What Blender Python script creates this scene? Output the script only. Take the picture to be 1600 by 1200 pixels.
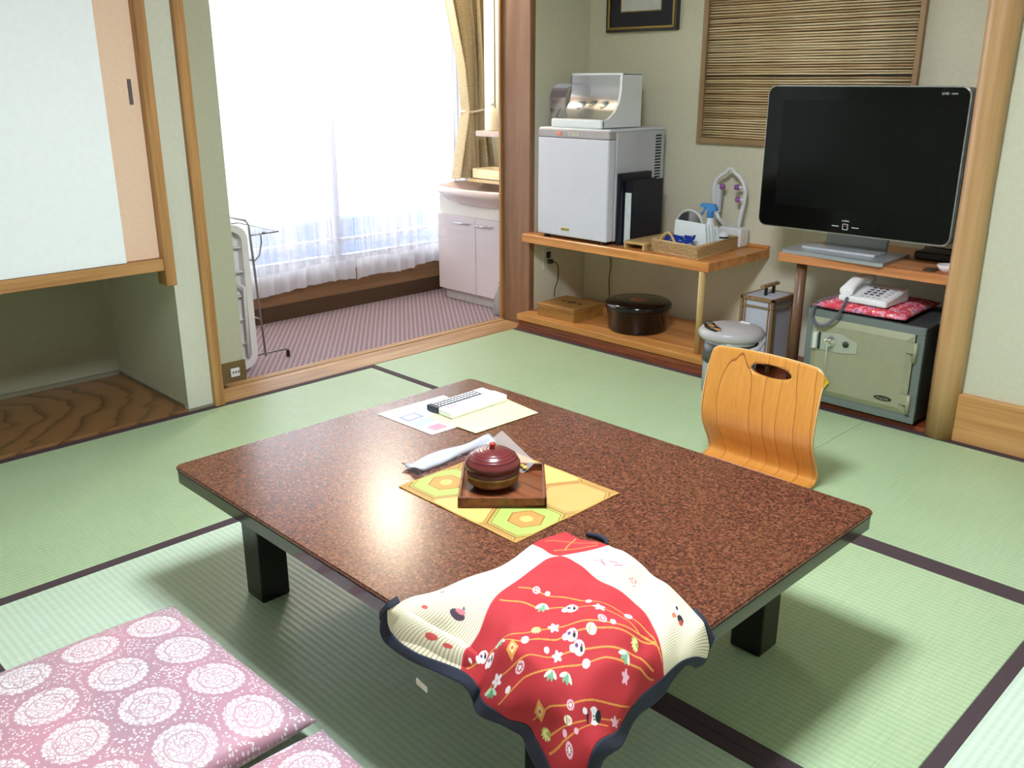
import bpy, bmesh, math, random
import numpy as np
from mathutils import Vector, Matrix
random.seed(7); rng = np.random.default_rng(3)
PI = math.pi
S = bpy.context.scene
for o in list(bpy.data.objects): bpy.data.objects.remove(o)
COL = S.collection

# ------------------------------------------------------------------ camera
cam_d = bpy.data.cameras.new('camera'); cam = bpy.data.objects.new('camera', cam_d); COL.objects.link(cam); S.camera = cam
yaw, pit, rol = math.radians(45.30), math.radians(18.42), math.radians(-.024)
fw = Vector((-math.sin(yaw)*math.cos(pit), math.cos(yaw)*math.cos(pit), -math.sin(pit)))
rt = Vector((math.cos(yaw), math.sin(yaw), 0)); up = rt.cross(fw)
r2 = math.cos(rol)*rt + math.sin(rol)*up; u2 = -math.sin(rol)*rt + math.cos(rol)*up
M = Matrix.Identity(4)
for i in range(3): M[i][0] = r2[i]; M[i][1] = u2[i]; M[i][2] = -fw[i]
M[0][3], M[1][3], M[2][3] = 3.303, -3.374, 1.27
cam.matrix_world = M
cam_d.sensor_width = 36; cam_d.lens = 1429/1600*36; cam_d.clip_start = .02

# ------------------------------------------------------------------ world, exposure
W = bpy.data.worlds.new('world'); S.world = W; W.use_nodes = True
WORLD_STRENGTH = 7.5
nt = W.node_tree; bg = nt.nodes['Background']; bg.inputs[0].default_value = (.86, .93, 1, 1); bg.inputs[1].default_value = WORLD_STRENGTH
S.view_settings.view_transform = 'Standard'; S.view_settings.look = 'None'
S.view_settings.gamma = 1; S.view_settings.use_curve_mapping = False
S.view_settings.exposure = 0.06
LAMP_ROOM = 106.0        # emission of the room's ceiling lamp diffuser
LAMP_VERANDA = 85.0     # emission of the small round veranda lamp

# ------------------------------------------------------------------ materials
def lin(c):
    return tuple(((v/255)/12.92 if v/255 <= .04045 else ((v/255+.055)/1.055)**2.4) for v in c) + (1,)
def new_mat(name):
    m = bpy.data.materials.new(name); m.use_nodes = True
    n = m.node_tree; b = n.nodes['Principled BSDF']; return m, n, b
def link(n, a, b): n.links.new(a, b)
def node(n, t, **kw):
    x = n.nodes.new(t)
    for k, v in kw.items():
        if k in x.inputs.keys(): x.inputs[k].default_value = v
        else: setattr(x, k, v)
    return x
def coords(n, scale=(1,1,1), kind='Object', rot=(0,0,0)):
    tc = n.nodes.new('ShaderNodeTexCoord'); mp = n.nodes.new('ShaderNodeMapping')
    mp.inputs['Scale'].default_value = scale; mp.inputs['Rotation'].default_value = rot
    link(n, tc.outputs[kind], mp.inputs[0]); return mp.outputs[0]
def ramp(n, fac, stops):
    r = n.nodes.new('ShaderNodeValToRGB'); e = r.color_ramp.elements
    while len(e) < len(stops): e.new(.5)
    for el, (p, c) in zip(e, stops): el.position = p; el.color = c
    link(n, fac, r.inputs[0]); return r.outputs[0]
def bump(n, b, h, strength=.3, dist=.001):
    x = n.nodes.new('ShaderNodeBump'); x.inputs['Strength'].default_value = strength; x.inputs['Distance'].default_value = dist
    link(n, h, x.inputs['Height']); link(n, x.outputs[0], b.inputs['Normal'])
def mul(c, k): return (min(1, c[0]*k), min(1, c[1]*k), min(1, c[2]*k), 1)
MATS = {}
def plain(name, rgb, rough=.5, var=.06, metal=0, noise=30, bmp=0, spec=None, coat=0):
    if name in MATS: return MATS[name]
    m, n, b = new_mat(name); c = lin(rgb)
    t = node(n, 'ShaderNodeTexNoise', Scale=noise, Detail=4.0); link(n, coords(n), t.inputs['Vector'])
    link(n, ramp(n, t.outputs[0], [(.3, mul(c, 1-var)), (.7, mul(c, 1+var))]), b.inputs['Base Color'])
    b.inputs['Roughness'].default_value = rough; b.inputs['Metallic'].default_value = metal
    if spec is not None: b.inputs['Specular IOR Level'].default_value = spec
    if coat: b.inputs['Coat Weight'].default_value = coat; b.inputs['Coat Roughness'].default_value = .08
    if bmp: bump(n, b, t.outputs[0], bmp, .002)
    MATS[name] = m; return m
def wood(name, light, dark, axis='X', scale=1.0, rough=.4, stretch=14, contrast=(.35, .65), swirl=0, coat=0, kind='Object'):
    if name in MATS: return MATS[name]
    m, n, b = new_mat(name)
    sc = [stretch*scale*3]*3; sc['XYZ'.index(axis)] = scale*1.6
    v = coords(n, tuple(sc), kind)
    t = node(n, 'ShaderNodeTexNoise', Scale=1.0, Detail=5.0, Roughness=.6, Distortion=swirl); link(n, v, t.inputs['Vector'])
    sc2 = [stretch*scale*16]*3; sc2['XYZ'.index(axis)] = scale*6
    t2 = node(n, 'ShaderNodeTexNoise', Scale=1.0, Detail=3.0); link(n, coords(n, tuple(sc2), kind), t2.inputs['Vector'])
    a = n.nodes.new('ShaderNodeMath'); a.operation = 'MULTIPLY_ADD'; a.inputs[1].default_value = .35
    link(n, t2.outputs[0], a.inputs[0]); link(n, t.outputs[0], a.inputs[2])
    s = n.nodes.new('ShaderNodeMath'); s.operation = 'SUBTRACT'; s.inputs[1].default_value = .17; link(n, a.outputs[0], s.inputs[0])
    link(n, ramp(n, s.outputs[0], [(contrast[0], lin(dark)), (contrast[1], lin(light))]), b.inputs['Base Color'])
    b.inputs['Roughness'].default_value = rough
    if coat: b.inputs['Coat Weight'].default_value = coat; b.inputs['Coat Roughness'].default_value = .15
    bump(n, b, t2.outputs[0], .15, .0006)
    MATS[name] = m; return m
def ringwood(name, light, dark, center, sc, rough=.35, dist=3.0, wscale=9, coat=.2, band=.12):
    """cathedral grain: distorted rings of thin dark lines"""
    if name in MATS: return MATS[name]
    m, n, b = new_mat(name)
    tc = n.nodes.new('ShaderNodeTexCoord'); mp = n.nodes.new('ShaderNodeMapping')
    mp.inputs['Location'].default_value = center; mp.inputs['Scale'].default_value = sc
    link(n, tc.outputs['Object'], mp.inputs[0])
    w = node(n, 'ShaderNodeTexWave', Scale=wscale, Distortion=dist, Detail=2.0); w.wave_type = 'RINGS'; w.rings_direction = 'SPHERICAL'; w.wave_profile = 'SAW'
    w.inputs['Detail Scale'].default_value = 1.2
    link(n, mp.outputs[0], w.inputs[0])
    base = ramp(n, w.outputs['Fac'], [(0, lin(dark)), (band, lin(light)), (.8, mul(lin(light), 1.06)), (1, mul(lin(light), .9))])
    link(n, base, b.inputs['Base Color']); b.inputs['Roughness'].default_value = rough
    b.inputs['Coat Weight'].default_value = coat; b.inputs['Coat Roughness'].default_value = .15
    MATS[name] = m; return m
def emit(name, rgb, s):
    m, n, b = new_mat(name); b.inputs['Base Color'].default_value = lin(rgb)
    b.inputs['Emission Color'].default_value = lin(rgb); b.inputs['Emission Strength'].default_value = s; return m
def glass(name, rgb=(255,255,255), rough=.02, alpha=.25):
    m, n, b = new_mat(name)
    tr = n.nodes.new('ShaderNodeBsdfTransparent'); tr.inputs[0].default_value = lin(rgb)
    gl = node(n, 'ShaderNodeBsdfGlossy'); gl.inputs['Roughness'].default_value = rough
    df = node(n, 'ShaderNodeBsdfDiffuse'); df.inputs[0].default_value = (.8, .8, .8, 1)
    fr = node(n, 'ShaderNodeFresnel', IOR=1.45)
    m1 = n.nodes.new('ShaderNodeMixShader'); m2 = n.nodes.new('ShaderNodeMixShader')
    link(n, fr.outputs[0], m1.inputs[0]); link(n, tr.outputs[0], m1.inputs[1]); link(n, gl.outputs[0], m1.inputs[2])
    m2.inputs[0].default_value = alpha; link(n, m1.outputs[0], m2.inputs[1]); link(n, df.outputs[0], m2.inputs[2])
    link(n, m2.outputs[0], n.nodes['Material Output'].inputs[0]); return m

# ------------------------------------------------------------------ mesh helpers (world coordinates in, local meshes out)
def bx(bm, x0, x1, y0, y1, z0, z1, bev=0, seg=1):
    vs = [bm.verts.new((x, y, z)) for x in (x0, x1) for y in (y0, y1) for z in (z0, z1)]
    q = [(0,1,3,2), (4,6,7,5), (0,4,5,1), (2,3,7,6), (0,2,6,4), (1,5,7,3)]
    fs = [bm.faces.new([vs[i] for i in f]) for f in q]
    if bev > 0:
        es = {e for f in fs for e in f.edges}
        bmesh.ops.bevel(bm, geom=list(es), offset=bev, segments=seg, affect='EDGES', profile=.5)
    return vs
def box(*a, **k):
    bm = bmesh.new(); bx(bm, *a, **k); return bm
def tube(bm, pts, r, n=8, closed=False, cap=True):
    pts = [Vector(p) for p in pts]; N = len(pts); rings = []
    rs = r if isinstance(r, (list, tuple)) else [r]*N
    prev = None
    for i, p in enumerate(pts):
        if closed: t = pts[(i+1) % N] - pts[i-1]
        else: t = pts[min(i+1, N-1)] - pts[max(i-1, 0)]
        t.normalize()
        a = (prev - t*prev.dot(t)) if prev else t.orthogonal()
        if a.length < 1e-6: a = t.orthogonal()
        a.normalize(); prev = a; b = t.cross(a)
        rings.append([bm.verts.new(p + (a*math.cos(2*PI*k/n) + b*math.sin(2*PI*k/n))*rs[i]) for k in range(n)])
    for i in range(N if closed else N-1):
        A, B = rings[i], rings[(i+1) % N]
        for k in range(n): bm.faces.new((A[k], A[(k+1) % n], B[(k+1) % n], B[k])).smooth = True
    if cap and not closed: bm.faces.new(rings[0][::-1]); bm.faces.new(rings[-1])
    return bm
def tb(pts, r, n=8, closed=False): return tube(bmesh.new(), pts, r, n, closed)
def lathe(bm, c, prof, n=32, sx=1, sy=1, rot=0):
    """prof: list of (radius, z); c centre"""
    rings = []
    for r, z in prof:
        if r <= 1e-6: rings.append([bm.verts.new((c[0], c[1], c[2]+z))]); continue
        ring = []
        for k in range(n):
            a = 2*PI*k/n; x = r*sx*math.cos(a); y = r*sy*math.sin(a)
            ring.append(bm.verts.new((c[0]+x*math.cos(rot)-y*math.sin(rot), c[1]+x*math.sin(rot)+y*math.cos(rot), c[2]+z)))
        rings.append(ring)
    for A, B in zip(rings, rings[1:]):
        for k in range(n):
            k2 = (k+1) % n
            vs = ([A[0]] if len(A) == 1 else [A[k], A[k2]]) + ([B[0]] if len(B) == 1 else [B[k2], B[k]])
            if len(vs) > 2: bm.faces.new(vs).smooth = True
    if len(rings[0]) > 1: bm.faces.new(rings[0][::-1])
    if len(rings[-1]) > 1: bm.faces.new(rings[-1])
    return bm
def la(c, prof, **k): return lathe(bmesh.new(), c, prof, **k)
def prism(bm, pts, d, axis='Y'):
    """polygon pts (2D) swept between d[0] and d[1] along axis"""
    def P(u, v, w): return {'Y': (u, w, v), 'X': (w, u, v), 'Z': (u, v, w)}[axis]
    A = [bm.verts.new(P(u, v, d[0])) for u, v in pts]; B = [bm.verts.new(P(u, v, d[1])) for u, v in pts]
    bm.faces.new(A); bm.faces.new(B[::-1]); N = len(pts)
    for i in range(N): bm.faces.new((A[i], B[i], B[(i+1) % N], A[(i+1) % N]))
    bmesh.ops.recalc_face_normals(bm, faces=bm.faces); return bm
def pr(pts, d, axis='Y'): return prism(bmesh.new(), pts, d, axis)
def rrect(x0, x1, z0, z1, r, n=5):
    P = []
    for cx, cz, a0 in ((x1-r, z1-r, 0), (x0+r, z1-r, 90), (x0+r, z0+r, 180), (x1-r, z0+r, 270)):
        for k in range(n+1):
            a = math.radians(a0+90*k/n); P.append((cx+r*math.cos(a), cz+r*math.sin(a)))
    return P
def spin(bm, c, ang, axis='Z'):
    bmesh.ops.rotate(bm, verts=bm.verts, cent=Vector(c), matrix=Matrix.Rotation(ang, 3, axis)); return bm
def smooth_bm(bm):
    for f in bm.faces: f.smooth = True
    return bm

ORI = {}
def root_org(o):
    while o.parent: o = o.parent
    return ORI[o.name]
def thing(name, label, cat, loc, group=None):
    o = bpy.data.objects.new(name, None); COL.objects.link(o); o.location = loc; o.empty_display_size = .05
    o['label'] = label; o['category'] = cat
    if group: o['group'] = group
    ORI[o.name] = Vector(loc); return o
def obj(name, bm, mat, parent=None, label=None, kind=None, smooth=None):
    me = bpy.data.meshes.new(name)
    if parent is not None: off = root_org(parent)
    else:
        xs = [v.co for v in bm.verts]
        lo = Vector([min(c[i] for c in xs) for i in range(3)]); hi = Vector([max(c[i] for c in xs) for i in range(3)])
        off = Vector(((lo.x+hi.x)/2, (lo.y+hi.y)/2, lo.z))
    bmesh.ops.translate(bm, verts=bm.verts, vec=-off)
    bm.to_mesh(me); bm.free()
    o = bpy.data.objects.new(name, me); COL.objects.link(o)
    if parent is not None: o.parent = parent
    else: o.location = off; ORI[o.name] = off
    if mat is not None: me.materials.append(mat)
    if label: o['label'] = label
    if kind: o['kind'] = kind
    if smooth:
        for p in me.polygons: p.use_smooth = True
    return o
def single(name, bm, mat, label, cat, group=None, **k):
    o = obj(name, bm, mat, None, label, **k); o['category'] = cat
    if group: o['group'] = group
    return o
def struct(name, bm, mat, label=None): return obj(name, bm, mat, None, label, 'structure')
def copy_tree(o, parent=None):
    c = o.copy(); COL.objects.link(c); c.parent = parent
    for ch in [x for x in bpy.data.objects if x.parent is o]: copy_tree(ch, c)
    return c
def textobj(name, txt, size, loc, rot, mat, parent, ext=.0004, align='CENTER', sx=1):
    cu = bpy.data.curves.new(name, 'FONT'); cu.body = txt; cu.size = size; cu.extrude = ext; cu.align_x = align; cu.align_y = 'CENTER'
    t = bpy.data.objects.new(name, cu); COL.objects.link(t)
    dg = bpy.context.evaluated_depsgraph_get(); me = bpy.data.meshes.new_from_object(t.evaluated_get(dg))
    bpy.data.objects.remove(t)
    me.transform(Matrix.Diagonal((sx, 1, 1, 1)))
    me.materials.clear(); me.materials.append(mat)
    o = bpy.data.objects.new(name, me); COL.objects.link(o); o.parent = parent
    o.location = Vector(loc) - (root_org(parent)); o.rotation_euler = rot
    return o

# ---- palette
wall_m = plain('sand_green_plaster', (203, 205, 188), .92, .03, noise=60, bmp=.12)
wall_in = plain('alcove_plaster', (218, 214, 192), .92, .03, noise=60, bmp=.12)
ceil_m = wood('ceiling_board', (182, 176, 166), (166, 158, 148), 'X', .7, .6)
trim_m = wood('honey_trim_wood', (186, 142, 88), (150, 104, 58), 'Z', .6, .45)
trim_y = wood('honey_rail_wood', (190, 146, 92), (156, 110, 62), 'Y', .6, .45)
pillar_m = wood('worn_pillar_wood', (150, 110, 80), (122, 86, 60), 'Z', .5, .55, stretch=7, swirl=.4)
thresh_m = wood('threshold_wood', (190, 152, 104), (150, 108, 64), 'Y', 1.2, .45)
red_m = wood('red_sill_wood', (150, 78, 44), (104, 44, 24), 'X', .8, .35)
shelf_m = wood('orange_shelf_wood', (222, 156, 88), (184, 116, 58), 'X', .6, .35, coat=.2)
tvshelf_m = wood('brown_tv_shelf_wood', (204, 138, 88), (170, 104, 62), 'X', .6, .35, coat=.2)
pine_m = wood('pine_post_wood', (206, 178, 122), (180, 148, 94), 'Z', .8, .5)
log_m = wood('round_log_wood', (194, 156, 108), (172, 132, 86), 'Z', .4, .4, coat=.15)
wht = plain('white_plastic', (232, 234, 238), .3, .02)
wht2 = plain('cool_white_plastic', (214, 218, 228), .35, .02)
cream = plain('cream_plastic', (240, 232, 206), .35, .02)
blk = plain('black_plastic', (16, 16, 18), .35, .02)
steel = plain('steel_wire', (150, 148, 150), .28, .04, metal=.9)
silver = plain('silver_plastic', (176, 182, 190), .3, .03, metal=.5)
darkline = plain('dark_gap', (30, 26, 22), .8, .02)

# ================================================================== SETTING
# ---- tatami
def tatami_mat(name, axis, dark=(152, 176, 136), light=(180, 202, 164)):
    m, n, b = new_mat(name)
    v = coords(n)
    w = node(n, 'ShaderNodeTexWave', Scale=18.0, Distortion=.3, Detail=1.0); w.bands_direction = 'Y' if axis == 'X' else 'X'
    w.inputs['Detail Scale'].default_value = 3
    link(n, v, w.inputs[0])
    sc = (3, 420, 3) if axis == 'X' else (420, 3, 3)
    # rush stalks run across the mat, so the fine streaks run across too
    sc = (420, 10, 10) if axis == 'X' else (10, 420, 10)
    t = node(n, 'ShaderNodeTexNoise', Scale=1.0, Detail=3.0); link(n, coords(n, sc), t.inputs['Vector'])
    t2 = node(n, 'ShaderNodeTexNoise', Scale=2.5, Detail=3.0); link(n, v, t2.inputs['Vector'])
    a = node(n, 'ShaderNodeMath', operation='MULTIPLY_ADD'); a.inputs[1].default_value = .34
    link(n, w.outputs['Fac'], a.inputs[0]); link(n, t.outputs[0], a.inputs[2])
    c1, c2 = lin(dark), lin(light)
    col = ramp(n, a.outputs[0], [(.25, c1), (1.0, c2)])
    mx = node(n, 'ShaderNodeMix', data_type='RGBA', blend_type='MULTIPLY'); mx.inputs[0].default_value = .25
    link(n, col, mx.inputs[6]); link(n, ramp(n, t2.outputs[0], [(.35, (.8, .85, .7, 1)), (.65, (1, 1, 1, 1))]), mx.inputs[7])
    link(n, mx.outputs[2], b.inputs['Base Color'])
    b.inputs['Roughness'].default_value = .42
    bump(n, b, w.outputs['Fac'], .35, .0012)
    return m
tat = {'X2': tatami_mat('pale_rush_lengthwise', 'X', (172, 196, 170), (202, 220, 202)), 'Y2': tatami_mat('pale_rush_crosswise', 'Y', (182, 204, 184), (212, 228, 214)), 'X': tatami_mat('rush_weave_lengthwise', 'X'), 'Y': tatami_mat('rush_weave_crosswise', 'Y')}  # a pair of mats gets a paler, mintier rush tone
border_m = plain('plum_brown_cloth_border', (66, 50, 56), .8, .08, noise=300)
floor = struct('floor', box(-.07, 4.2, -4.2, .0, -.08, -.035), plain('subfloor_wood', (90, 80, 60), .9))
struct('light_block_slab', box(-1.28, 4.0, -4.4, .95, -.16, -.062), plain('subfloor_wood', (90, 80, 60), .9))  # unseen slab added under the building to block stray world light
B = .034
mats = [  # x0,x1,y0,y1, long axis
    (-.07, .945, -2.86, -.985, 'Y'), (-.07, 1.893, -.985, 0, 'X'), (1.893, 3.80, -.985, 0, 'X'),
    (.945, 2.828, -1.985, -.985, 'X'), (.945, 2.828, -2.985, -1.985, 'X2'), (2.828, 3.80, -2.86, -.985, 'Y2'),
    (-.07, .945, -4.2, -2.86, 'Y'), (.945, 2.828, -3.985, -2.985, 'X'), (2.828, 3.80, -4.2, -2.86, 'Y')]
for x0, x1, y0, y1, ax in mats:
    g = .0006
    mt = obj('tatami_mat', box(x0+g, x1-g, y0+g, y1-g, -.034, 0, bev=.0015), tat[ax], floor)
    if ax[0] == 'X': strips = [(x0+g, x1-g, y0+g, y0+B), (x0+g, x1-g, y1-B, y1-g)]
    else: strips = [(x0+g, x0+B, y0+g, y1-g), (x1-B, x1-g, y0+g, y1-g)]
    for a, b_, c, d in strips:
        obj('border', box(a, b_, c, d, -.001, .0016, bev=.0006), border_m, mt)

# ---- left side: alcove with cupboard, wall strip, opening to the veranda
wl = wall_m
bm = bmesh.new()
bx(bm, -.11, -.07, -1.865, -1.735, 0, 2.4)
bx(bm, -.11, -.07, -4.2, -1.865, 1.9, 2.4)
bx(bm, -.11, -.07, -1.735, .08, 1.95, 2.4)
bx(bm, -.11, -.07, -4.2, -3.3, 0, 1.9)
bx(bm, -.74, -.11, -1.865, -1.735, 0, 1.95)      # return of the alcove
struct('wall_left', bm, wl)
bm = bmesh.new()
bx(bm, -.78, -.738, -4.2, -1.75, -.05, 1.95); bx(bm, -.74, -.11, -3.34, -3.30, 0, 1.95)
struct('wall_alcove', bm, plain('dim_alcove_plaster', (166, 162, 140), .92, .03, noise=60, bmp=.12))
obj_alc = struct('floor_alcove', box(-.74, -.07, -3.30, -1.865, -.03, .012, bev=.002),
    ringwood('swirled_dark_board', (128, 90, 54), (84, 54, 28), (.1, .35, 0), (1.0, .55, 1), .3, 6, 5, .3, .35))
struct('trim_1', box(-.082, -.045, -1.760, -1.718, 0, 2.4, bev=.003), trim_m, 'honey wood post at the left edge of the veranda opening')
struct('trim_2', box(-.735, -.725, -3.30, -1.868, .012, .03), plain('grey_cove', (128, 124, 104), .8))
struct('trim_3', box(-.735, -.085, -1.872, -1.866, .012, .028), plain('grey_cove', (128, 124, 104), .8))
struct('trim_4', pr([(-1.76, 0), (-1.72, 0), (-1.725, .0)], (-.07, -.05), 'X') if 0 else box(-.075, -.066, -1.868, -1.72, 0, .012), plain('grey_cove', (128, 124, 104), .8))
# cupboard above the alcove
cup = thing('wall_cupboard', 'sliding door cupboard with honey wood frame above the low dark alcove', 'cupboard', (-.05, -2.6, .585))
obj('bottom_rail', box(-.10, -.03, -3.3, -1.912, .588, .632, bev=.002), trim_y, cup)
obj('side_post', box(-.10, -.022, -1.912, -1.872, .528, 1.9, bev=.003), trim_m, cup)
obj('cupboard_bottom', box(-.70, -.10, -3.3, -1.88, .59, .615), wall_in, cup)
obj('cupboard_back', box(-.72, -.70, -3.3, -1.88, .59, 1.9), wall_in, cup)
beige_door = obj('sliding_door', box(-.078, -.060, -2.70, -1.913, .634, 1.86), plain('beige_fusuma_paper', (226, 196, 170), .8, .03, noise=80), cup, 'beige paper sliding door behind the white one')
p = bmesh.new(); bx(p, -.0605, -.0585, -1.953, -1.938, 1.185, 1.272, bev=.0009)
pull = obj('finger_pull', p, plain('pewter', (120, 108, 112), .3, .05, metal=.8), beige_door)
wdoor = obj('sliding_door', box(-.052, -.036, -3.2, -2.047, .634, 1.86, bev=.001), plain('white_fusuma_paper', (240, 246, 248), .75, .015, noise=50), cup, 'white paper sliding door in front')
obj('cupboard_top', box(-.70, -.03, -3.3, -1.88, 1.86, 1.9), trim_y, cup)

# threshold, veranda stub
bm = bmesh.new(); bx(bm, -.235, -.07, -1.76, .075, -.05, .002, bev=.001); bx(bm, -.285, -.241, -1.60, .075, -.05, .004, bev=.0015)
struct('trim_5', bm, thresh_m, 'wooden threshold between tatami and veranda carpet')
stub = struct('wall_stub', box(-.42, -.29, -1.734, -1.49, -.02, 2.4), plain('stub_plaster', (186, 188, 164), .9, .03, noise=60, bmp=.1))
obj('stub_baseboard', box(-.292, -.284, -1.75, -1.487, -.01, .095), plain('brown_base', (110, 92, 56), .6, .05), stub)
sock = thing('wall_socket', 'small white socket plate low on the brown baseboard beside the threshold', 'socket', (-.284, -1.538, .03))
obj('plate', box(-.2845, -.279, -1.562, -1.520, .028, .066, bev=.001), wht, sock)
bm = bmesh.new()
for k in range(3): bx(bm, -.2795, -.2782, -1.555+k*.0125, -1.548+k*.0125, .043, .053)
obj('slots', bm, plain('socket_grey', (90, 90, 90), .6), sock)

# veranda
def carpet_mat():
    m, n, b = new_mat('mauve_lattice_carpet')
    v = coords(n, (1, 1, 1), 'Object', (0, 0, math.radians(38)))
    w1 = node(n, 'ShaderNodeTexWave', Scale=15.0, Distortion=.3); w1.bands_direction = 'X'
    w2 = node(n, 'ShaderNodeTexWave', Scale=13.0, Distortion=.3); w2.bands_direction = 'Y'
    link(n, v, w1.inputs[0]); link(n, v, w2.inputs[0])
    mx = node(n, 'ShaderNodeMath', operation='MAXIMUM'); link(n, w1.outputs['Fac'], mx.inputs[0]); link(n, w2.outputs['Fac'], mx.inputs[1])
    t = node(n, 'ShaderNodeTexNoise', Scale=350.0, Detail=2.0); link(n, coords(n), t.inputs['Vector'])
    ad = node(n, 'ShaderNodeMath', operation='MULTIPLY_ADD'); ad.inputs[1].default_value = .25; link(n, t.outputs[0], ad.inputs[0]); link(n, mx.outputs[0], ad.inputs[2])
    link(n, ramp(n, ad.outputs[0], [(.55, lin((112, 90, 102))), (1.12, lin((164, 146, 152)))]), b.inputs['Base Color'])
    b.inputs['Roughness'].default_value = .95; bump(n, b, ad.outputs[0], .5, .003); return m
struct('floor_veranda', box(-1.2, -.285, -1.742, .9, -.06, -.008), carpet_mat())
brown_panel = wood('brown_veranda_panel', (150, 112, 78), (126, 92, 60), 'Y', .5, .5)
WX = -1.139
bm = bmesh.new()
bx(bm, WX-.08, WX, -2.6, .9, -.07, .215); bx(bm, WX-.08, WX, -2.6, .9, 1.95, 2.4); bx(bm, WX-.08, WX, .66, .9, .215, 1.95); bx(bm, WX-.08, WX, -2.6, -1.9, .215, 1.95)
struct('wall_window', bm, brown_panel)
struct('baseboard_window', box(WX, WX+.012, -2.6, .6, -.01, .078), plain('dark_brown_base', (78, 56, 36), .5, .05))
struct('wall_veranda_end', box(-1.2, -.05, .70, .76, -.05, 2.4), plain('cream_wall', (226, 218, 190), .85, .02))
struct('wall_veranda_near', box(-1.2, -.42, -1.80, -1.742, -.05, 2.4), plain('cream_wall', (226, 218, 190), .85, .02))
# window frames and panes
win = struct('window_1', None or box(WX-.07, WX-.01, -1.9, .66, .215, .245, bev=.002), plain('white_aluminium', (216, 222, 230), .4, .03))
alu = MATS['white_aluminium']
gl = glass('window_glass', alpha=.0)
for (a, b_, xo) in ((-1.9, -.355, -.055), (-.40, .66, -.025)):
    fr = bmesh.new()
    bx(fr, WX+xo-.012, WX+xo+.012, a, a+.045, .245, 1.93); bx(fr, WX+xo-.012, WX+xo+.012, b_-.045, b_, .245, 1.93)
    bx(fr, WX+xo-.0125, WX+xo+.0125, a, b_, .245, .30); bx(fr, WX+xo-.0125, WX+xo+.0125, a, b_, 1.88, 1.93); bx(fr, WX+xo-.011, WX+xo+.011, a, b_, .375, .395)
    f = obj('sash', fr, alu, win)
    obj('pane', box(WX+xo-.002, WX+xo+.002, a+.04, b_-.04, .29, 1.89), gl, f)
obj('head_frame', box(WX-.07, WX-.01, -1.9, .66, 1.92, 1.95), alu, win)
# outside: balcony parapet and ground
single('balcony_parapet', box(-2.15, -2.02, -6, 4, -.6, .36, bev=.01), plain('blue_grey_concrete', (96, 112, 142), .8, .06), 'blue grey balcony parapet outside the window, seen through the sheers', 'parapet')
struct('ground_outside', box(-14, -2.3, -14, 10, -3.2, -3.0), plain('outside_grey', (150, 150, 150), .9))

# ---- pillar, tokonoma alcove shell
bm = bmesh.new(); bx(bm, -.262, -.062, .085, .125, -.02, 2.4, bev=.004)
struct('trim_6', bm, pillar_m, 'broad worn brown pillar between veranda and alcove')
struct('trim_7', box(-.275, -.262, .07, .12, -.02, 2.4), trim_m)
YB = .544
struct('wall_tokonoma_left', box(-.18, -.07, .10, YB+.06, -.05, 2.4), wall_in)
struct('wall_tokonoma_back', box(-.07, 2.4, YB, YB+.06, -.05, 2.4), wall_in)
struct('wall_tokonoma_right', box(2.25, 2.32, .10, YB, -.05, 2.4), wall_in)
struct('floor_tokonoma', box(-.07, 2.18, .0, YB, -.03, .018, bev=.002), red_m)
bm = bmesh.new(); bx(bm, 2.2, 4.2, .03, .10, 0.18, 2.4); struct('wall_back', bm, plain('pale_green_plaster', (206, 207, 186), .92, .03, noise=60, bmp=.12))
bm = bmesh.new(); bx(bm, 2.19, 4.2, .001, .10, -.06, .18, bev=.002); struct('baseboard_back', bm, wood('wide_skirting_wood', (206, 158, 100), (180, 128, 74), 'X', .5, .45))
bm = bmesh.new(); bx(bm, -.07, 2.2, .02, .10, 2.25, 2.4); struct('wall_lintel', bm, wall_m)
# round log post
bm = bmesh.new()
N = 20; prof = []
for z in np.linspace(0, 2.4, 9): prof.append((.052 + .002*math.sin(z*5), z))
lathe(bm, (2.158, .012, 0), prof, n=28, sx=1.0, sy=.85)
struct('trim_8', bm, log_m, 'round honey coloured log post beside the television')

# ---- rest of the room, outside the frame
struct('wall_right', box(3.80, 3.9, -4.2, .1, 0, 2.4), wall_m)
struct('wall_near', box(-.07, 3.8, -4.3, -4.2, 0, 2.4), wall_m)
struct('ceiling', box(-1.2, 3.9, -4.3, .9, 2.4, 2.45), ceil_m)
lamp = thing('ceiling_lamp', 'square wood framed ceiling lamp above the low table, above the frame', 'lamp', (2.02, -2.05, 2.4))
LX, LY, LZ, LR = 2.02, -2.05, 2.16, .235
obj('diffuser', box(LX-LR, LX+LR, LY-LR, LY+LR, LZ, LZ+.10, bev=.01), emit('lamp_diffuser', (240, 247, 255), LAMP_ROOM), lamp)
bm = bmesh.new()
for s in (-1, 1):
    bx(bm, LX-LR-.015, LX+LR+.015, LY+s*(LR+.008)-.008, LY+s*(LR+.008)+.008, LZ+.0, LZ+.11); bx(bm, LX+s*(LR+.008)-.008, LX+s*(LR+.008)+.008, LY-LR-.015, LY+LR+.015, LZ+.0, LZ+.11)
bx(bm, LX-.1, LX+.1, LY-.1, LY+.1, LZ+.10, 2.4)
obj('frame', bm, trim_y, lamp)
vl = thing('round_ceiling_light', 'round warm white ceiling light over the veranda carpet, above the frame', 'lamp', (-.93, -.24, 2.4))
obj('diffuser', la((-.93, -.24, 2.03), [(0, -.05), (.07, -.045), (.12, -.02), (.135, .02), (.135, .06), (.12, .08)], n=32), emit('veranda_diffuser', (255, 240, 214), LAMP_VERANDA), vl)
obj('ceiling_plate', la((-.93, -.24, 2.11), [(.10, 0), (.10, .02), (.04, .03), (.04, .29)], n=24), wht, vl)

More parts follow.
